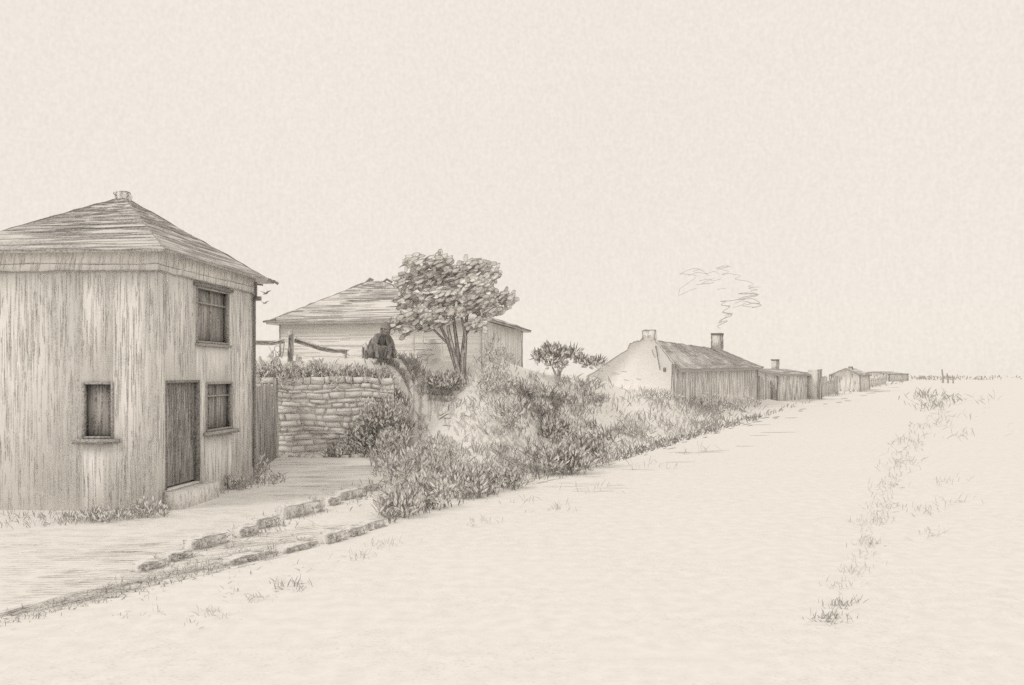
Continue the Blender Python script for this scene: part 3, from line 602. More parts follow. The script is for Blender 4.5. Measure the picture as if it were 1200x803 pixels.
# the big leafy tree: slender stems forking low, crown of slanting leaf masses
TY = 27.6; tb = at(541, 452, TY); tb.z = float(height(tb.x, tb.y)) - .03
tree = thing('leafy_tree', tb, 'spreading tree with several slender stems and slanting leafy crown on the bank', 'tree')
k_ = TY / F
T = lambda x, y, dy=0: at(x, y, TY + dy)
mb = MB()
stems = [[(541, 455, 0), (533, 425, 0), (524, 398, .1), (514, 378, .2), (508, 355, .3)], [(541, 455, 0), (535, 425, -.1), (528, 398, -.2), (522, 370, -.3), (520, 345, -.3)],
 [(541, 455, .05), (538, 425, .1), (535, 400, .2), (531, 370, .3), (535, 345, .3)], [(543, 455, 0), (541, 425, 0), (544, 398, 0), (547, 372, 0), (556, 345, .2)], [(543, 453, 0), (544, 420, .1), (546, 395, -.2), (540, 368, -.4)],
 [(526, 404, .1), (512, 390, .1), (498, 376, -.1), (486, 365, -.2)], [(546, 392, 0), (556, 376, .3), (572, 358, .4), (585, 350, .3)], [(545, 385, 0), (548, 365, -.2), (548, 335, -.3)]]
for i_, st in enumerate(stems):
    P3 = [T(x, y, dy) for x, y, dy in st]; P3[0].z = max(P3[0].z - .1, tb.z - .12) if i_ < 5 else P3[0].z
    r0 = .075 if i_ < 5 else .04; mb.tube(P3, [r0 * (1 - .72 * j / (len(P3) - 1)) for j in range(len(P3))], 'bark', 7)
    for s_ in (-1, 1): mb.tube([p + Vector((s_ * r0 * (1 - .72 * j / (len(P3) - 1)), -.03, 0)) for j, p in enumerate(P3)], .011, 'dark', 4, False)
mb.build('trunk', tree)
mb = MB(); lob = []
for (x, y, rx, ry, wt) in [(492, 307, 20, 9, 1.2), (515, 306, 18, 9, 1.1), (478, 330, 18, 13, 1.3), (505, 328, 24, 14, 2), (532, 322, 24, 14, 2.2), (560, 312, 20, 9, 1.4), (576, 322, 12, 9, 1), (555, 335, 26, 14, 2.6), (520, 347, 34, 12, 2.8),
                          (480, 352, 16, 10, 1.2), (560, 352, 30, 11, 2.4), (590, 348, 14, 8, 1.0), (598, 352, 6, 6, .4), (470, 376, 14, 7, .9), (492, 370, 24, 9, 1.6), (575, 364, 20, 7, 1.3), (530, 365, 24, 7, 1.2), (500, 382, 14, 5, .5), (560, 380, 16, 6, .7), (520, 378, 14, 4, .4), (480, 388, 9, 4, .4), (465, 382, 8, 5, .4)]:
    c = T(x, y, U(-.5, .5)); lob.append((*c, rx * k_ * .86, min(rx, 26) * k_ * 1.3, ry * k_ * .86, wt))
Lb = np.array(lob); wt_ = Lb[:, 6] / Lb[:, 6].sum()
def crown_pts(n, s0):
    k = rng.choice(len(Lb), n, p=wt_); v = rng.normal(size=(n, 3)); v /= np.linalg.norm(v, axis=1, keepdims=True); return Lb[k, :3] + v * Lb[k, 3:6] * rng.uniform(s0, 1, n)[:, None], v
P, v = crown_pts(1050, .72); D = np.stack([-np.ones(len(P)), rng.normal(0, .3, len(P)), rng.normal(-.42, .18, len(P))], 1) + v * np.array([.3, .2, .2])
rimmed(mb, P - D * .12, D, .29, .12, .20, None, 'leafpale', 'leaf', .55)
P, v = crown_pts(260, .75); D = v + rng.normal(0, .3, v.shape) + np.array([0, 0, -.25]); rimmed(mb, P, D, .22, .14, .18, None, 'leafpale', 'leaf', .6)
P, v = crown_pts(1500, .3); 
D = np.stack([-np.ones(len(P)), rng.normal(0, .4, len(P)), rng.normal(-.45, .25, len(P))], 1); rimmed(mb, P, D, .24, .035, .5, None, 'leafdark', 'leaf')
mb.build('crown', tree)

# small scribbly tree by the cottage gable
sb = gpt(655, 447); k2 = sb.y / F
sap = thing('small_tree', sb, 'small round topped sapling left of the white gable end', 'tree')
mb = MB(); Q = lambda x, y, dy=0: at(x, y, sb.y + dy)
for st in ([(654, 447), (650, 436), (647, 430)], [(654, 447), (657, 434), (666, 424)], [(655, 447), (655, 430), (652, 418)]): mb.tube([Q(*p) for p in st], [.07, .05, .03], 'bark', 5)
mb.build('trunk', sap); mb = MB()
lob = [(*Q(x, y, U(-.4, .4)), rx * k2, 1.0, ry * k2, w_) for x, y, rx, ry, w_ in [(632, 420, 8, 7, 1), (645, 414, 10, 8, 1.4), (655, 416, 10, 7, 1.4), (668, 416, 11, 7, 1.2), (650, 427, 14, 5, 1), (680, 423, 8, 5, .8), (692, 427, 8, 4, .8), (703, 426, 6, 3, .5)]]
crown(mb, lob, 260, .26, .085, 'leaf', dark_n=420, dln=.3, dw=.045, rim=.28); mb.build('crown', sap)

# hedge row on the stone wall
HG = 'bushes along the top of the stone wall'
hx = [(302, 'first bush of the wall-top hedge, against the house corner'), (322, 'wall-top hedge bush under the left log rail'), (346, 'wall-top hedge bush at the foot of the fence post'), (372, 'wall-top hedge bush below the sagging log rail'),
      (398, 'wall-top hedge bush where the log rail ends'), (420, 'dense wall-top bush left below the seated figure'), (444, 'dense wall-top bush right below the seated figure'), (467, 'last bush of the hedge, above the worn track')]
for i_, (px, lb) in enumerate(hx):
    b = at(px, 440, 26.2); b.z = 1.95 if px < 452 else float(height(b.x, b.y)) - .1
    hgt = z_of([418, 414, 421, 418, 424, 428, 430, 434][i_], 26.4) - b.z + .08
    bush('hedge_bush', b, .85, hgt, lb, 'bush', HG, n=170, ln=.17, wd=.05, dark=.9, depth=.7, tone='leaf')

def cl(group, name, items, **kw):
    for (px, py, w_, h_, lb) in items:
        b = gpt(px, py); a_ = dict(kw); bush(name, b, w_ * b.y / F, h_ * b.y / F, lb, 'bush', group, **a_)
cl('shrubs in the big clump at the road edge', 'shrub', [
 (468, 606, 52, 34, 'lowest jagged shrub at the near tip of the road edge clump'), (500, 596, 60, 48, 'shrub with zigzag leaves second from the near tip of the clump'),
 (482, 572, 66, 58, 'pale tall shrub at the back left of the roadside clump'), (520, 566, 66, 48, 'shrub in the middle of the roadside clump'), (505, 542, 56, 34, 'topmost pale shrub of the roadside clump, under the worn track'),
 (540, 584, 56, 40, 'dark shrub on the road edge in mid clump'), (566, 578, 48, 38, 'dark shrub right of mid clump on the road edge'), (594, 572, 44, 26, 'last dark shrub at the right end of the roadside clump'), (456, 548, 44, 44, 'pale scrubby shrub between the stone wall foot and the clump')],
 n=190, ln=.16, wd=.05, dark=.6)
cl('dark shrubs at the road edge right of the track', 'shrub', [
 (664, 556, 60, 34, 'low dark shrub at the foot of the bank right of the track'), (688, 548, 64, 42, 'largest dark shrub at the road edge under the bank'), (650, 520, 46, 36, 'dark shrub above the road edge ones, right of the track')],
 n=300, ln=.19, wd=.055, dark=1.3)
cl('shrubs scattered on the bank', 'shrub', [
  (598, 505, 40, 44, 'shrub on the bank straight below the right end of the hipped house'), (578, 462, 52, 30, 'bushy undergrowth right at the foot of the tree'),
 (582, 446, 56, 56, 'bush behind the tree against the hipped house corner'), (532, 458, 40, 20, 'small bush hiding the foot of the tree stems'), (512, 462, 50, 22, 'low bush left of the tree foot'), (622, 470, 46, 24, 'low bush on the bank left of the sapling'), (696, 474, 34, 14, 'low scrub on the bank below the white gable'),
 (770, 470, 50, 16, 'low scrub under the corner of the thatched cottage'), (830, 480, 60, 24, 'grey scrub in front of the boarded cottage wall'), (868, 482, 46, 20, 'scrub at the right end of the thatched cottage'), (740, 512, 50, 18, 'scrub beside the road below the cottage')],
 n=110, ln=.2, wd=.055, dark=.7)
for (px, Yb, w_, h_, lb) in ((443, 25.6, 1.15, 2.35, 'tall shrub growing over the right end of the stone wall'), (418, 25.75, .75, 1.25, 'shrub against the stone wall, left of the tall one'), (392, 25.8, .6, .45, 'small low shrub at the foot of the stone wall'), (462, 25.3, .9, 1.2, 'shrub right of the tall one, beside the worn track')):
    b = at(px, 0, Yb); b.z = float(height(b.x, b.y)) - .03; bush('shrub', b, w_, h_, lb, 'bush', 'shrubs along the stone wall', n=int(150 * w_ * h_) + 60, ln=.17, wd=.05, dark=1.2, depth=.6)
cl('weeds at the foot of the near house', 'weed_clump', [
 (172, 606, 50, 22, 'weeds at the near corner of the boarded house'), (120, 612, 54, 14, 'low weeds under the left window of the boarded house'), (300, 562, 44, 34, 'leafy clump at the far corner of the boarded house'), (268, 574, 34, 16, 'small weeds right of the doorstep')],
 n=130, ln=.11, wd=.032, dark=.8)

# ---------------------------------------------------------------- ground cover as one mass, sampled on the ground
def poly_pts(poly, n):
    poly = np.array(poly, float); lo, hi = poly.min(0), poly.max(0); out = np.zeros((0, 2))
    while len(out) < n:
        p = rng.uniform(lo, hi, (n * 2, 2)); ins = np.zeros(len(p), bool); j = len(poly) - 1
        for i_ in range(len(poly)):
            xi, yi = poly[i_]; xj, yj = poly[j]
            c_ = ((yi > p[:, 1]) != (yj > p[:, 1])) & (p[:, 0] < (xj - xi) * (p[:, 1] - yi) / (yj - yi + 1e-9) + xi); ins ^= c_; j = i_
        out = np.concatenate([out, p[ins]])
    return out[:n]
gc = MB()
def cover(poly, n, lpx, wpx, mi='leaf', lean=.5, clump=None):
    p = poly_pts(poly, n)
    if clump:                                  # gather round random centres
        c_ = poly_pts(poly, clump); k = rng.integers(0, clump, n); p = c_[k] + rng.normal(0, 1, (n, 2)) * np.array([7, 3.2])
    q_ = ray(p[:, 0], p[:, 1]); q_ = q_[~np.isnan(q_[:, 0])]; s_ = q_[:, 1] / F
    blades(gc, q_, lpx * s_, wpx * s_, lean, mi)
BANK = [(470, 452), (540, 446), (620, 440), (690, 446), (780, 455), (890, 474), (890, 489), (800, 512), (700, 540), (640, 540), (620, 520), (560, 490), (500, 470)]
cover(BANK, 700, 8, 1.1, 'leaf', .7, 60); cover(BANK, 900, 8, 1.0, 'soft', .8, 90)
cover([(560, 455), (690, 448), (690, 500), (600, 500)], 700, 9, 1.2, 'leaf', .7, 40); cover([(600, 455), (690, 450), (680, 505), (620, 505)], 260, 9, 1.2, 'leafdark', .6, 16)
cover([(690, 452), (800, 458), (890, 476), (890, 489), (800, 512), (700, 540)], 500, 8, 1.0, 'leaf', .7, 50); cover([(800, 470), (890, 474), (890, 489), (810, 508)], 420, 7, 1.1, 'leaf', .7, 30)
cover([(620, 500), (700, 500), (730, 528), (660, 562), (610, 560)], 500, 11, 1.2, 'leafdark', .6, 26)
cover([(430, 520), (480, 500), (560, 530), (610, 572), (450, 616)], 600, 12, 1.2, 'leaf', .55, 36)
cover([(450, 604), (615, 562), (618, 572), (450, 618)], 200, 11, 1.3, 'leafdark', .5)
cover([(500, 462), (600, 500), (690, 550), (610, 560), (540, 515)], 420, 10, 1.0, 'soft', .8); cover([(560, 505), (640, 520), (640, 552), (600, 560)], 260, 10, 1.0, 'leaf', .7, 20)
cover([(620, 545), (890, 486), (960, 466), (1060, 447), (1060, 449), (960, 469), (890, 491), (720, 541), (620, 568)], 900, 5.5, 1.0, 'leaf', .8)
cover([(720, 533), (890, 487), (890, 492), (720, 543)], 500, 5, 1.1, 'leafdark', .8)
cover([(0, 722), (300, 648), (450, 610), (450, 617), (300, 662), (0, 738)], 420, 6, 1.0, 'leaf', 1.1)
cover([(60, 708), (290, 655), (290, 664), (60, 722)], 70, 6, 1.1, 'leafdark', 1.2)
cover([(70, 606), (196, 596), (200, 606), (70, 618)], 320, 9, 1.1, 'leaf', .6)
cover([(195, 582), (335, 556), (335, 566), (200, 592)], 380, 8, 1.1, 'leaf', .8)
cover([(446, 425), (486, 425), (490, 450), (450, 462)], 380, 10, 1.1, 'leaf', .5, 40); cover([(470, 448), (540, 446), (530, 478), (480, 470)], 420, 10, 1.2, 'leaf', .6, 30); cover([(448, 450), (468, 462), (480, 520), (440, 535)], 420, 11, 1.2, 'leaf', .6, 26); cover([(425, 530), (470, 505), (480, 540), (440, 560)], 260, 11, 1.2, 'leaf', .6)
cover([(295, 640), (380, 680), (230, 735), (120, 740), (80, 745)], 140, 7, 1.0, 'soft', 1.2, 14)
cover([(120, 700), (380, 640), (430, 600), (160, 668)], 260, 8, 1.0, 'soft', 1.2, 22)
for cx, cy, n_ in ((972, 728, 90), (985, 712, 60), (990, 690, 30), (1000, 672, 26), (1018, 640, 34), (1030, 612, 36), (1035, 596, 26), (1040, 570, 22), (1050, 545, 20), (1058, 520, 26), (1082, 600, 30), (1120, 590, 24), (1088, 628, 24), (1110, 565, 20),
                   (1096, 500, 26), (1120, 512, 24), (1094, 478, 60), (1085, 465, 60), (1110, 470, 50), (1125, 490, 20), (1150, 470, 20), (420, 655, 40), (455, 640, 34), (335, 690, 60), (300, 705, 40), (250, 722, 40), (560, 615, 36), (650, 598, 24), (610, 590, 16), (760, 548, 26), (820, 530, 20), (700, 575, 20)):
    p = np.stack([rng.normal(cx, 12, n_), rng.normal(cy, 2.6, n_)], 1); p[:, 0] += (p[:, 1] - cy) * -1.2; q_ = ray(p[:, 0], p[:, 1]); q_ = q_[~np.isnan(q_[:, 0])]; blades(gc, q_, 9 * q_[:, 1] / F, .9 * q_[:, 1] / F, 1.1, 'soft' if n_ < 50 else 'line')
cover([(150, 672), (240, 636), (310, 610), (390, 582), (440, 568), (440, 580), (390, 600), (310, 626), (240, 652), (160, 680)], 520, 7, 1.0, 'leaf', 1.1, 70)
cover([(0, 726), (300, 650), (450, 610), (450, 618), (300, 664), (0, 742)], 260, 7, 1.0, 'line', 1.3)
cover([(0, 600), (70, 604), (70, 620), (0, 622)], 90, 9, 1.0, 'leaf', .6)
for k in range(46):
    t = k / 45; cx = 980 + 125 * t ** .8 + rng.normal(0, 7); cy = 736 - 272 * t ** .62; n_ = int(rng.integers(5, 17)); p = np.stack([rng.normal(cx, 9, n_), rng.normal(cy, 2.2, n_)], 1); q_ = ray(p[:, 0], p[:, 1]); q_ = q_[~np.isnan(q_[:, 0])]; blades(gc, q_, 8 * q_[:, 1] / F, .8 * q_[:, 1] / F, 1.2, 'soft')
# horizon scrub
p = np.stack([np.concatenate([rng.uniform(1040, 1200, 110), rng.normal(1082, 10, 160), rng.normal(1112, 7, 110), rng.normal(1150, 14, 60)]), rng.uniform(441, 446, 440)], 1); q_ = ray(p[:, 0], p[:, 1]); q_ = q_[~np.isnan(q_[:, 0])]; blades(gc, q_, 3.0 * q_[:, 1] / F, 1.0 * q_[:, 1] / F, 1.5, 'line')
tag(gc.build('ground_cover'), 'scratchy grass and low herbs over the bank and verges', 'ground cover', kind='stuff')

# pencil hatching of yard, track and road, added as thin raised ribbons
st = MB()
def strokes(poly, n, lpx, wpx, mi, ang=0, spread=.12, steep=0):
    p = poly_pts(poly, n); q_ = ray(p[:, 0], p[:, 1])
    for x, y, z_ in q_:
        if math.isnan(x): continue
        s_ = y / F; l = lpx * s_ * U(.5, 1.5); a_ = ang + random.gauss(0, spread); dx, dy = math.cos(a_) * l, math.sin(a_) * l
        pts = []
        for k in range(6):
            t = k / 5 - .5; X_ = x + dx * t + U(-.01, .01); Y_ = y + dy * t + U(-1, 1) * s_ * .6; pts.append((X_, Y_, float(height(X_, Y_)) + .012 + .004 * k))
        st.ribbon(pts, wpx * s_ * 2.2 * max(1.0, y / 16), (0, 0, 1), mi)
YARD = [(325, 540), (440, 545), (440, 570), (330, 600), (150, 665), (0, 715), (0, 622), (200, 602)]
strokes(YARD, 260, 26, .42, 'soft', R(-2), .07); strokes([(0, 640), (200, 630), (330, 600), (300, 625), (150, 672), (0, 718)], 170, 24, .42, 'soft', R(3), .1); strokes(YARD, 14, 30, .6, 'line', R(4))
strokes([(330, 540), (440, 546), (430, 572), (330, 585)], 45, 60, .6, 'soft', 0); strokes([(70, 640), (200, 640), (180, 700), (70, 710)], 50, 50, 1, 'soft', R(5))
strokes([(600, 530), (670, 540), (640, 560), (590, 548)], 26, 40, .9, 'soft', R(-10)); strokes([(300, 620), (460, 612), (300, 655), (100, 702), (80, 705)], 110, 40, .9, 'soft', R(30))
strokes([(0, 718), (70, 702), (300, 650), (380, 634), (380, 641), (300, 662), (70, 718), (0, 735)], 90, 36, .8, 'soft', R(60), .1); strokes([(0, 722), (300, 655), (440, 615), (440, 618), (300, 659), (0, 728)], 34, 50, .7, 'line', R(63), .04)
strokes([(470, 470), (500, 462), (610, 520), (590, 548), (520, 505)], 60, 28, .8, 'soft', R(100), .2)
strokes([(620, 562), (890, 491), (1060, 450), (1060, 453), (890, 497), (620, 574)], 60, 26, .6, 'soft', R(62), .1); strokes([(640, 568), (880, 500), (960, 480), (900, 520), (700, 590)], 22, 30, .7, 'soft', R(10), .2)
tag(st.build('ground_strokes'), 'thin pencil hatching added over yard and road', 'strokes', kind='stuff')

# ================================================================ KERB STONES
def kerb(px, py, wpx, hpx, label, group, prng):
    b = gpt(px, py); s_ = b.y / F; mb = MB(); rw = wpx * s_; hh = hpx * s_ * .62 + .05; dirv = Vector((.42, .9, 0)).normalized() if prng else Vector((.47, 1, 0)).normalized()
    ln_ = rw / abs(dirv.x + (-(px - 600) / F) * dirv.y) ; ln_ = min(ln_ * .8, 1.6); nn = Vector((dirv.y, -dirv.x, 0)); dpt = .24
    import bmesh
    bm = bmesh.new(); bmesh.ops.create_cube(bm, size=1); bmesh.ops.bevel(bm, geom=bm.edges[:], offset=.12, segments=2, affect='EDGES'); bmesh.ops.subdivide_edges(bm, edges=[e for e in bm.edges if e.calc_length() > .3], cuts=4, use_grid_fill=True)
    for v_ in bm.verts:
        o = v_.co; k = 1 + .10 * math.sin(o.x * 9 + px) + U(-.05, .05); o.z *= k; o.y *= 1 + U(-.12, .12); o.x *= 1 + U(-.02, .02)
    vs = [b + dirv * (v_.co.x * ln_) + nn * (v_.co.y * dpt) + Z * ((v_.co.z + .36) * hh) for v_ in bm.verts]; mb.add(vs, [[v_.index for v_ in f.verts] for f in bm.faces], 'kerb'); bm.free()
    for k in range(int(8 + ln_ * 12)):
        x = U(-.5, .5); p = b + dirv * x * ln_ + nn * (dpt * .52) + Z * U(.1, .5) * hh; line(mb, p, p + Z * U(.1, .25) * hh + dirv * U(-.04, .04), .010, 'line', 3, .006)
    line(mb, b - dirv * ln_ / 2 + nn * .13 + Z * .82 * hh, b + dirv * ln_ / 2 + nn * .13 + Z * .84 * hh, .010, 'line', 6, .01); line(mb, b - dirv * ln_ / 2 + nn * .14 + Z * .02, b + dirv * ln_ / 2 + nn * .14 + Z * .02, .016, 'line', 6, .02)
    o = mb.build('kerb_stone', loc=b); tag(o, label, 'kerb stone', group)
up = [(172, 668, 40, 9), (206, 656, 34, 8), (240, 641, 50, 17), (287, 628, 26, 14), (308, 618, 30, 16), (352, 604, 58, 22), (388, 592, 18, 12), (408, 584, 34, 14), (430, 576, 20, 9)]
ul_ = ['nearest flat stone at the left tip of the upper kerb row', 'second low stone from the left in the upper kerb row', 'long dark stone third from the left in the upper kerb row', 'short stone just before mid row in the upper kerb', 'stone in the very middle of the upper kerb row',
       'biggest squared block of the upper kerb row', 'smallest stone, right behind the biggest kerb block', 'ribbed stone last but one in the upper kerb row', 'farthest stone of the upper kerb row, under the pale scrub']
for (a_, lb) in zip(up, ul_): kerb(*a_, lb, 'stones of the upper kerb row', True)
lo_ = [(388, 636, 28, 15), (412, 628, 22, 12), (434, 620, 26, 10), (345, 644, 44, 5), (285, 659, 52, 5)]
ll_ = ['upright ended stone at the road edge left of the leafy clump', 'second stone from the clump in the lower kerb row', 'stone half under the near tip of the leafy clump', 'thin flat stone in the lower row along the road', 'lowest thin stone at the road edge, left of the others']
for (a_, lb) in zip(lo_, ll_): kerb(*a_, lb, 'stones of the lower kerb row', False)

# ================================================================ SEATED FIGURE
def skin(name, verts, edges, parent, mats, sub=1, root=0):
    me = bpy.data.meshes.new(name); me.from_pydata([Vector(v_[:3]) for v_ in verts], edges, []); ob = bpy.data.objects.new(name, me); C.objects.link(ob)
    ob.modifiers.new('s', 'SKIN'); sv = me.skin_vertices[0].data
    for i_, v_ in enumerate(verts): sv[i_].radius = (v_[3], v_[4] if len(v_) > 4 else v_[3])
    sv[root].use_root = True; m = ob.modifiers.new('d', 'SUBSURF'); m.levels = m.render_levels = sub
    dg = bpy.context.evaluated_depsgraph_get(); nm = bpy.data.meshes.new_from_object(ob.evaluated_get(dg)); ob.modifiers.clear(); ob.data = nm; bpy.data.meshes.remove(me)
    nm.materials.clear(); nm.materials.append(M[mats]); ob.parent = parent
    for p_ in nm.polygons: p_.use_smooth = True
    return ob
pb = at(446, 421, 27.1); pb.z = float(height(pb.x, pb.y)) + .02
person = thing('person', pb, 'hunched figure in a dark cloak and cap sitting on the bank, head bowed', 'person')
# local frame: -y towards the viewer; sitting low, knees up, forearms across the lap
bv = [(0, .1, .18, .16, .13), (0, .10, .34, .15, .12), (0, .04, .50, .17, .12), (.0, -.03, .63, .16, .10), (.03, -.10, .68, .06), (.045, -.15, .72, .06), (.055, -.19, .76, .095, .105), (.055, -.18, .84, .105, .115), (.055, -.16, .90, .07, .08),
      (-.18, -.03, .62, .065), (-.27, -.10, .42, .055), (-.10, -.28, .32, .042), (-.03, -.33, .31, .035),
      (.18, -.03, .62, .065), (.30, -.10, .44, .055), (.16, -.28, .33, .042), (.09, -.33, .32, .035),
      (-.10, .04, .14, .11), (-.17, -.30, .34, .08), (-.12, -.50, .05, .055), (-.12, -.60, .03, .04), (.11, .04, .14, .11), (.20, -.30, .33, .08), (.17, -.50, .05, .055), (.18, -.60, .03, .04)]
be = [(0, 1), (1, 2), (2, 3), (3, 4), (4, 5), (5, 6), (6, 7), (7, 8), (3, 9), (9, 10), (10, 11), (11, 12), (3, 13), (13, 14), (14, 15), (15, 16), (0, 17), (17, 18), (18, 19), (19, 20), (0, 21), (21, 22), (22, 23), (23, 24)]
body = skin('body', bv, be, person, 'cloth', 2)
body.data.materials.append(M['skin'])
for p_ in body.data.polygons:
    c_ = p_.center
    if c_.z > .70 and c_.y < -.1: p_.material_index = 1
def lathe(mb, prof, cx, cy, mi, n=20, ang=None, open_=0, jitter=0):
    vs = []; fs = []
    for (r_, ry, z_, oy) in prof:
        for k in range(n): t = 2 * math.pi * k / n; rr = 1 + jitter * math.sin(5 * t + z_ * 9); vs.append((cx + r_ * rr * math.cos(t), cy + oy + ry * rr * math.sin(t), z_))
    for i_ in range(len(prof) - 1):
        for k in range(n): fs.append((i_ * n + k, i_ * n + (k + 1) % n, (i_ + 1) * n + (k + 1) % n, (i_ + 1) * n + k))
    mb.add(vs, fs, mi)
# cloak over back and shoulders, open in front of the lap
mb = MB(); prof = [(.43, .30, .0, .10), (.42, .29, .15, .10), (.39, .26, .28, .08), (.34, .22, .42, .05), (.27, .17, .54, .0), (.19, .13, .62, -.04), (.10, .10, .68, -.08)]
n_ = 30; vs = []; fs = []
for (r_, ry, z_, oy) in prof:
    for k in range(n_ + 1):
        t = R(-90) + R(30) * (1 if z_ < .4 else .7) + (2 * math.pi - 2 * R(30) * (1 if z_ < .4 else .7)) * k / n_; rr = 1 + .05 * math.sin(7 * t)
        vs.append((pb.x + r_ * rr * math.cos(t), pb.y + oy + ry * rr * math.sin(t), pb.z + z_))
W_ = n_ + 1
for i_ in range(len(prof) - 1):
    for k in range(n_): fs.append((i_ * W_ + k, i_ * W_ + k + 1, (i_ + 1) * W_ + k + 1, (i_ + 1) * W_ + k))
mb.add(vs, fs, 'cloth')
for k in range(46):
    t = U(math.pi, 2 * math.pi); i0 = random.randrange(0, 5); 
    if 1.5 * math.pi - .62 < t < 1.5 * math.pi + .62 and i0 < 4: continue
    a_, b_ = prof[i0], prof[i0 + 1]; f_ = lambda q, tt: Vector((pb.x + (q[0] * 1.06) * math.cos(tt), pb.y + q[3] + q[1] * 1.06 * math.sin(tt), pb.z + q[2])); mb.tube([f_(a_, t), f_(b_, t + U(-.15, .15))], [.009, .006], 'dark', 4)
ck = mb.build('cloak', person); m = ck.modifiers.new('t', 'SOLIDIFY'); m.thickness = .012
mb = MB(); lp = [[(-.26, -.08, .36), (-.22, -.33, .41), (-.20, -.46, .25), (-.19, -.52, .02)], [(-.08, -.12, .36), (-.06, -.34, .33), (-.05, -.44, .2), (-.05, -.50, .02)], [(.08, -.12, .36), (.08, -.34, .33), (.08, -.44, .2), (.08, -.50, .02)], [(.28, -.10, .40), (.26, -.33, .41), (.24, -.46, .25), (.23, -.52, .02)]]
mb.add([pb + Vector(p) for r_ in lp for p in r_], [(i_ * 4 + j, i_ * 4 + j + 1, i_ * 4 + j + 5, i_ * 4 + j + 4) for i_ in range(3) for j in range(3)], 'cloth')
for k in range(9): x = U(-.18, .2); mb.tube([pb + Vector((x, -.37, .37)), pb + Vector((x + U(-.03, .03), -.48, .24)), pb + Vector((x, -.53, .06))], .008, 'dark', 4)
lo_ = mb.build('apron', person); m = lo_.modifiers.new('t', 'SOLIDIFY'); m.thickness = .015
# cap, with brim over the bowed face
mb = MB(); hc = (pb.x + .055, pb.y - .16)
vs0 = len(mb.v); lathe(mb, [(.16, .19, pb.z + .83, -.03), (.135, .145, pb.z + .86, -.005), (.13, .138, pb.z + .91, 0), (.10, .105, pb.z + .97, .01), (.035, .035, pb.z + 1.02, .02), (.002, .002, pb.z + 1.03, .02)], *hc, 'dark', 18); mb.build('cap', person)
hr = MB(); lathe(hr, [(.05, .05, pb.z + .62, .03), (.125, .10, pb.z + .68, .03), (.14, .115, pb.z + .76, .035), (.138, .12, pb.z + .84, .035), (.12, .11, pb.z + .88, .03)], *hc, 'leafdark', 18)
hr.tube([(hc[0] - .07, hc[1] - .09, pb.z + .76), (hc[0] - .04, hc[1] - .13, pb.z + .70), (hc[0], hc[1] - .14, pb.z + .66), (hc[0] + .04, hc[1] - .13, pb.z + .70), (hc[0] + .07, hc[1] - .09, pb.z + .76)], [.02, .03, .04, .03, .02], 'leafdark', 8); hr.build('hair', person)
for s_ in (-1, 1):
    mb = MB(); mb.tube([(pb.x + .055 + s_ * .034, pb.y - .275, pb.z + .80), (pb.x + .055 + s_ * .034, pb.y - .295, pb.z + .796)], [.014, .006], 'dark', 6); mb.build('eye', person)
mb = MB(); mb.tube([(pb.x + .055, pb.y - .28, pb.z + .80), (pb.x + .055, pb.y - .315, pb.z + .765), (pb.x + .055, pb.y - .28, pb.z + .755)], [.008, .016, .01], 'skin', 6); mb.build('nose', person)
for s_, hx_, lab in ((-1, -.03, 0), (1, .09, 0)):         # hands: palm and five bent fingers each
    hv = [(hx_, -.33, .315, .034, .02), (hx_ - s_ * .05, -.365, .315, .036, .018)]; he = [(0, 1)]
    for f_ in range(4):
        a_ = len(hv); off = (f_ - 1.5) * .019; L1 = [.032, .037, .034, .027][f_]
        hv += [(hx_ - s_ * .06, -.37 + off * .3, .315 + off, .009), (hx_ - s_ * (.06 + L1), -.385 + off * .3, .31 + off, .0085), (hx_ - s_ * (.06 + L1 * 1.3), -.375 + off * .3, .285 + off, .0075)]; he += [(1, a_), (a_, a_ + 1), (a_ + 1, a_ + 2)]
    a_ = len(hv); hv += [(hx_ - s_ * .02, -.36, .345, .011), (hx_ - s_ * .045, -.385, .358, .009)]; he += [(0, a_), (a_, a_ + 1)]
    skin('hand', hv, he, person, 'skin', 1)
person.scale = (1.1, 1.1, 1.1); person.rotation_euler = (0, R(5), R(12))
# standing bundle at the figure's side
bp = at(428, 421, 27.0); bp.z = float(height(bp.x, bp.y)) 
bn = MB(); cx_, cy_ = bp.x, bp.y
lathe(bn, [(.07, .07, bp.z, 0), (.085, .08, bp.z + .12, 0), (.08, .08, bp.z + .3, 0), (.07, .065, bp.z + .42, 0), (.035, .035, bp.z + .47, 0), (.05, .045, bp.z + .51, 0), (.005, .005, bp.z + .515, 0)], cx_, cy_, 'kerb', 14, jitter=.05)
for s_ in (-1, 1): bn.tube([(cx_ + s_ * .085, cy_ - .02, bp.z + .03), (cx_ + s_ * .09, cy_ - .02, bp.z + .3), (cx_ + s_ * .05, cy_ - .02, bp.z + .45)], .012, 'dark', 4)
for k in range(12): x = U(-.06, .06); bn.tube([(cx_ + x, cy_ - .085, bp.z + U(.03, .15)), (cx_ + x, cy_ - .08, bp.z + U(.2, .38))], .008, 'dark', 4)
tag(bn.build('sack', loc=bp), 'narrow tied sack standing left of the seated figure', 'sack')
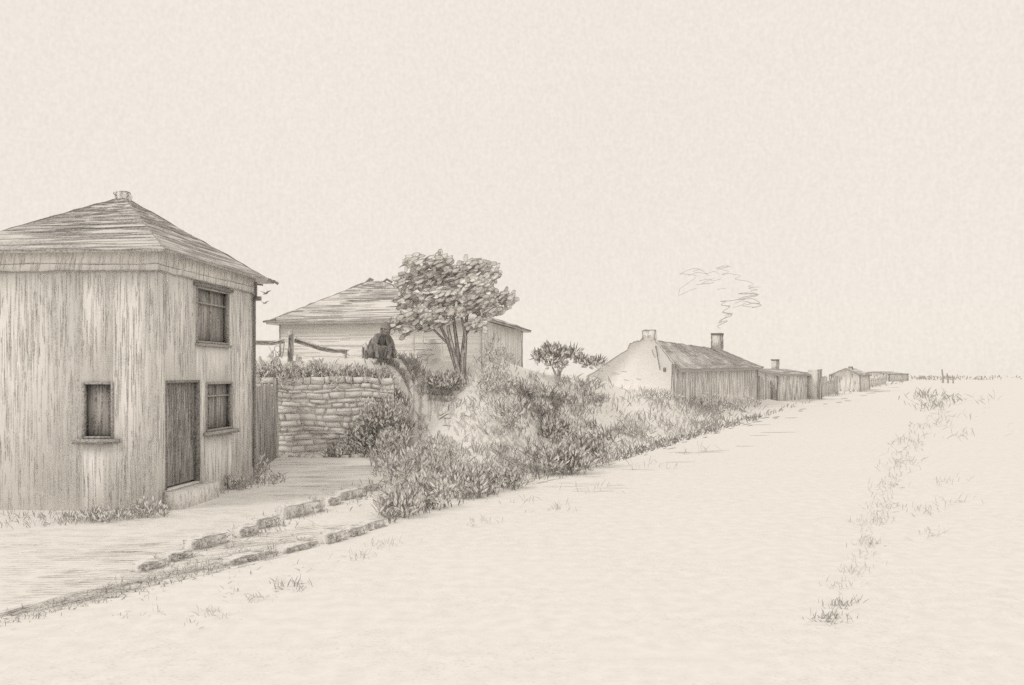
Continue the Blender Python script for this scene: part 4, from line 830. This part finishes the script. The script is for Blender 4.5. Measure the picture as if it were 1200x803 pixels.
# pale flat boulders between the figure and the tree
for (px, py, w_, h_, lb) in ((496, 417, 26, 8, 'flat pale boulder on the bank left of the tree stems'), (507, 404, 22, 7, 'pale rounded boulder behind the flat one, beside the stems')):
    b = at(px, py, 28.4); b.z = float(height(b.x, b.y)); s_ = b.y / F; top = z_of(py - h_, b.y)
    import bmesh
    bm = bmesh.new(); bmesh.ops.create_icosphere(bm, subdivisions=3, radius=1); mb = MB()
    vs = [Vector((b.x + v_.co.x * w_ * s_ / 2 * (1 + U(-.04, .04)), b.y + v_.co.y * .3, b.z - .1 + (max(v_.co.z, -.3) + .3) / 1.3 * (top - b.z + .1) * (1 + U(-.03, .03)))) for v_ in bm.verts]
    mb.add(vs, [[v_.index for v_ in f.verts] for f in bm.faces], 'stone'); bm.free()
    line(mb, at(px - w_ / 2, py - 1, b.y - .34), at(px + w_ / 2, py - 1.5, b.y - .34), .02, 'line', 6, .015); line(mb, at(px - w_ / 2 + 2, py - h_ + 1, b.y - .3), at(px + w_ / 2 - 2, py - h_ + 1, b.y - .3), .018, 'line', 6, .015)
    tag(mb.build('boulder', loc=b), lb, 'boulder')

# ================================================================ POSTS ON THE SKYLINE, BIRDS
for (px, yt, Y, w_, lb) in ((1105, 433, 230, .30, 'tallest leaning post standing on the skyline at the far right'), (1111, 437.5, 225, .26, 'shorter post just right of the tallest skyline post'), (1117, 440, 220, .22, 'small stub post, rightmost of the skyline posts')):
    b = at(px, 0, Y); b.z = 0; mb = MB(); t = at(px - 1.2, yt, Y); mb.tube([b, b.lerp(t, .5) + Vector((.1, 0, 0)), t], [w_ * 1.0, w_ * .8, w_ * .5], 'line', 6)
    tag(mb.build('skyline_post', loc=b), lb, 'post', 'posts on the skyline')
for (x0, y0, s_, Y, lb, mm) in ((311, 344, 10, 30, 'upper dark bird with raised wing beside the house eave', 'dark'), (310, 355.5, 8, 31, 'lower thin winged bird below the other by the eave', 'line')):
    c = at(x0, y0, Y); k = s_ * Y / F; mb = MB()
    mb.tube([c + Vector((-.35, 0, -.12)) * k, c + Vector((-.1, 0, -.05)) * k, c + Vector((.2, 0, .02)) * k, c + Vector((.34, 0, .06)) * k], [.01 * k, .09 * k, .08 * k, .015 * k], mm, 6)
    for sg in (-1, 1):
        r_ = [c + Vector((-.05, 0, 0)) * k, c + Vector((.15, 0, .03)) * k, c + Vector((.05 + sg * .75, -.35 * sg, .30)) * k, c + Vector((-.12 + sg * .45, -.25 * sg, .26)) * k]
        mb.add(r_ + [p + Vector((0, .02, .025)) * k for p in r_], [(0, 1, 2, 3), (7, 6, 5, 4), (0, 1, 5, 4), (1, 2, 6, 5), (2, 3, 7, 6), (3, 0, 4, 7)], mm)
    tag(mb.build('bird', loc=c), lb, 'bird', 'birds in the sky')
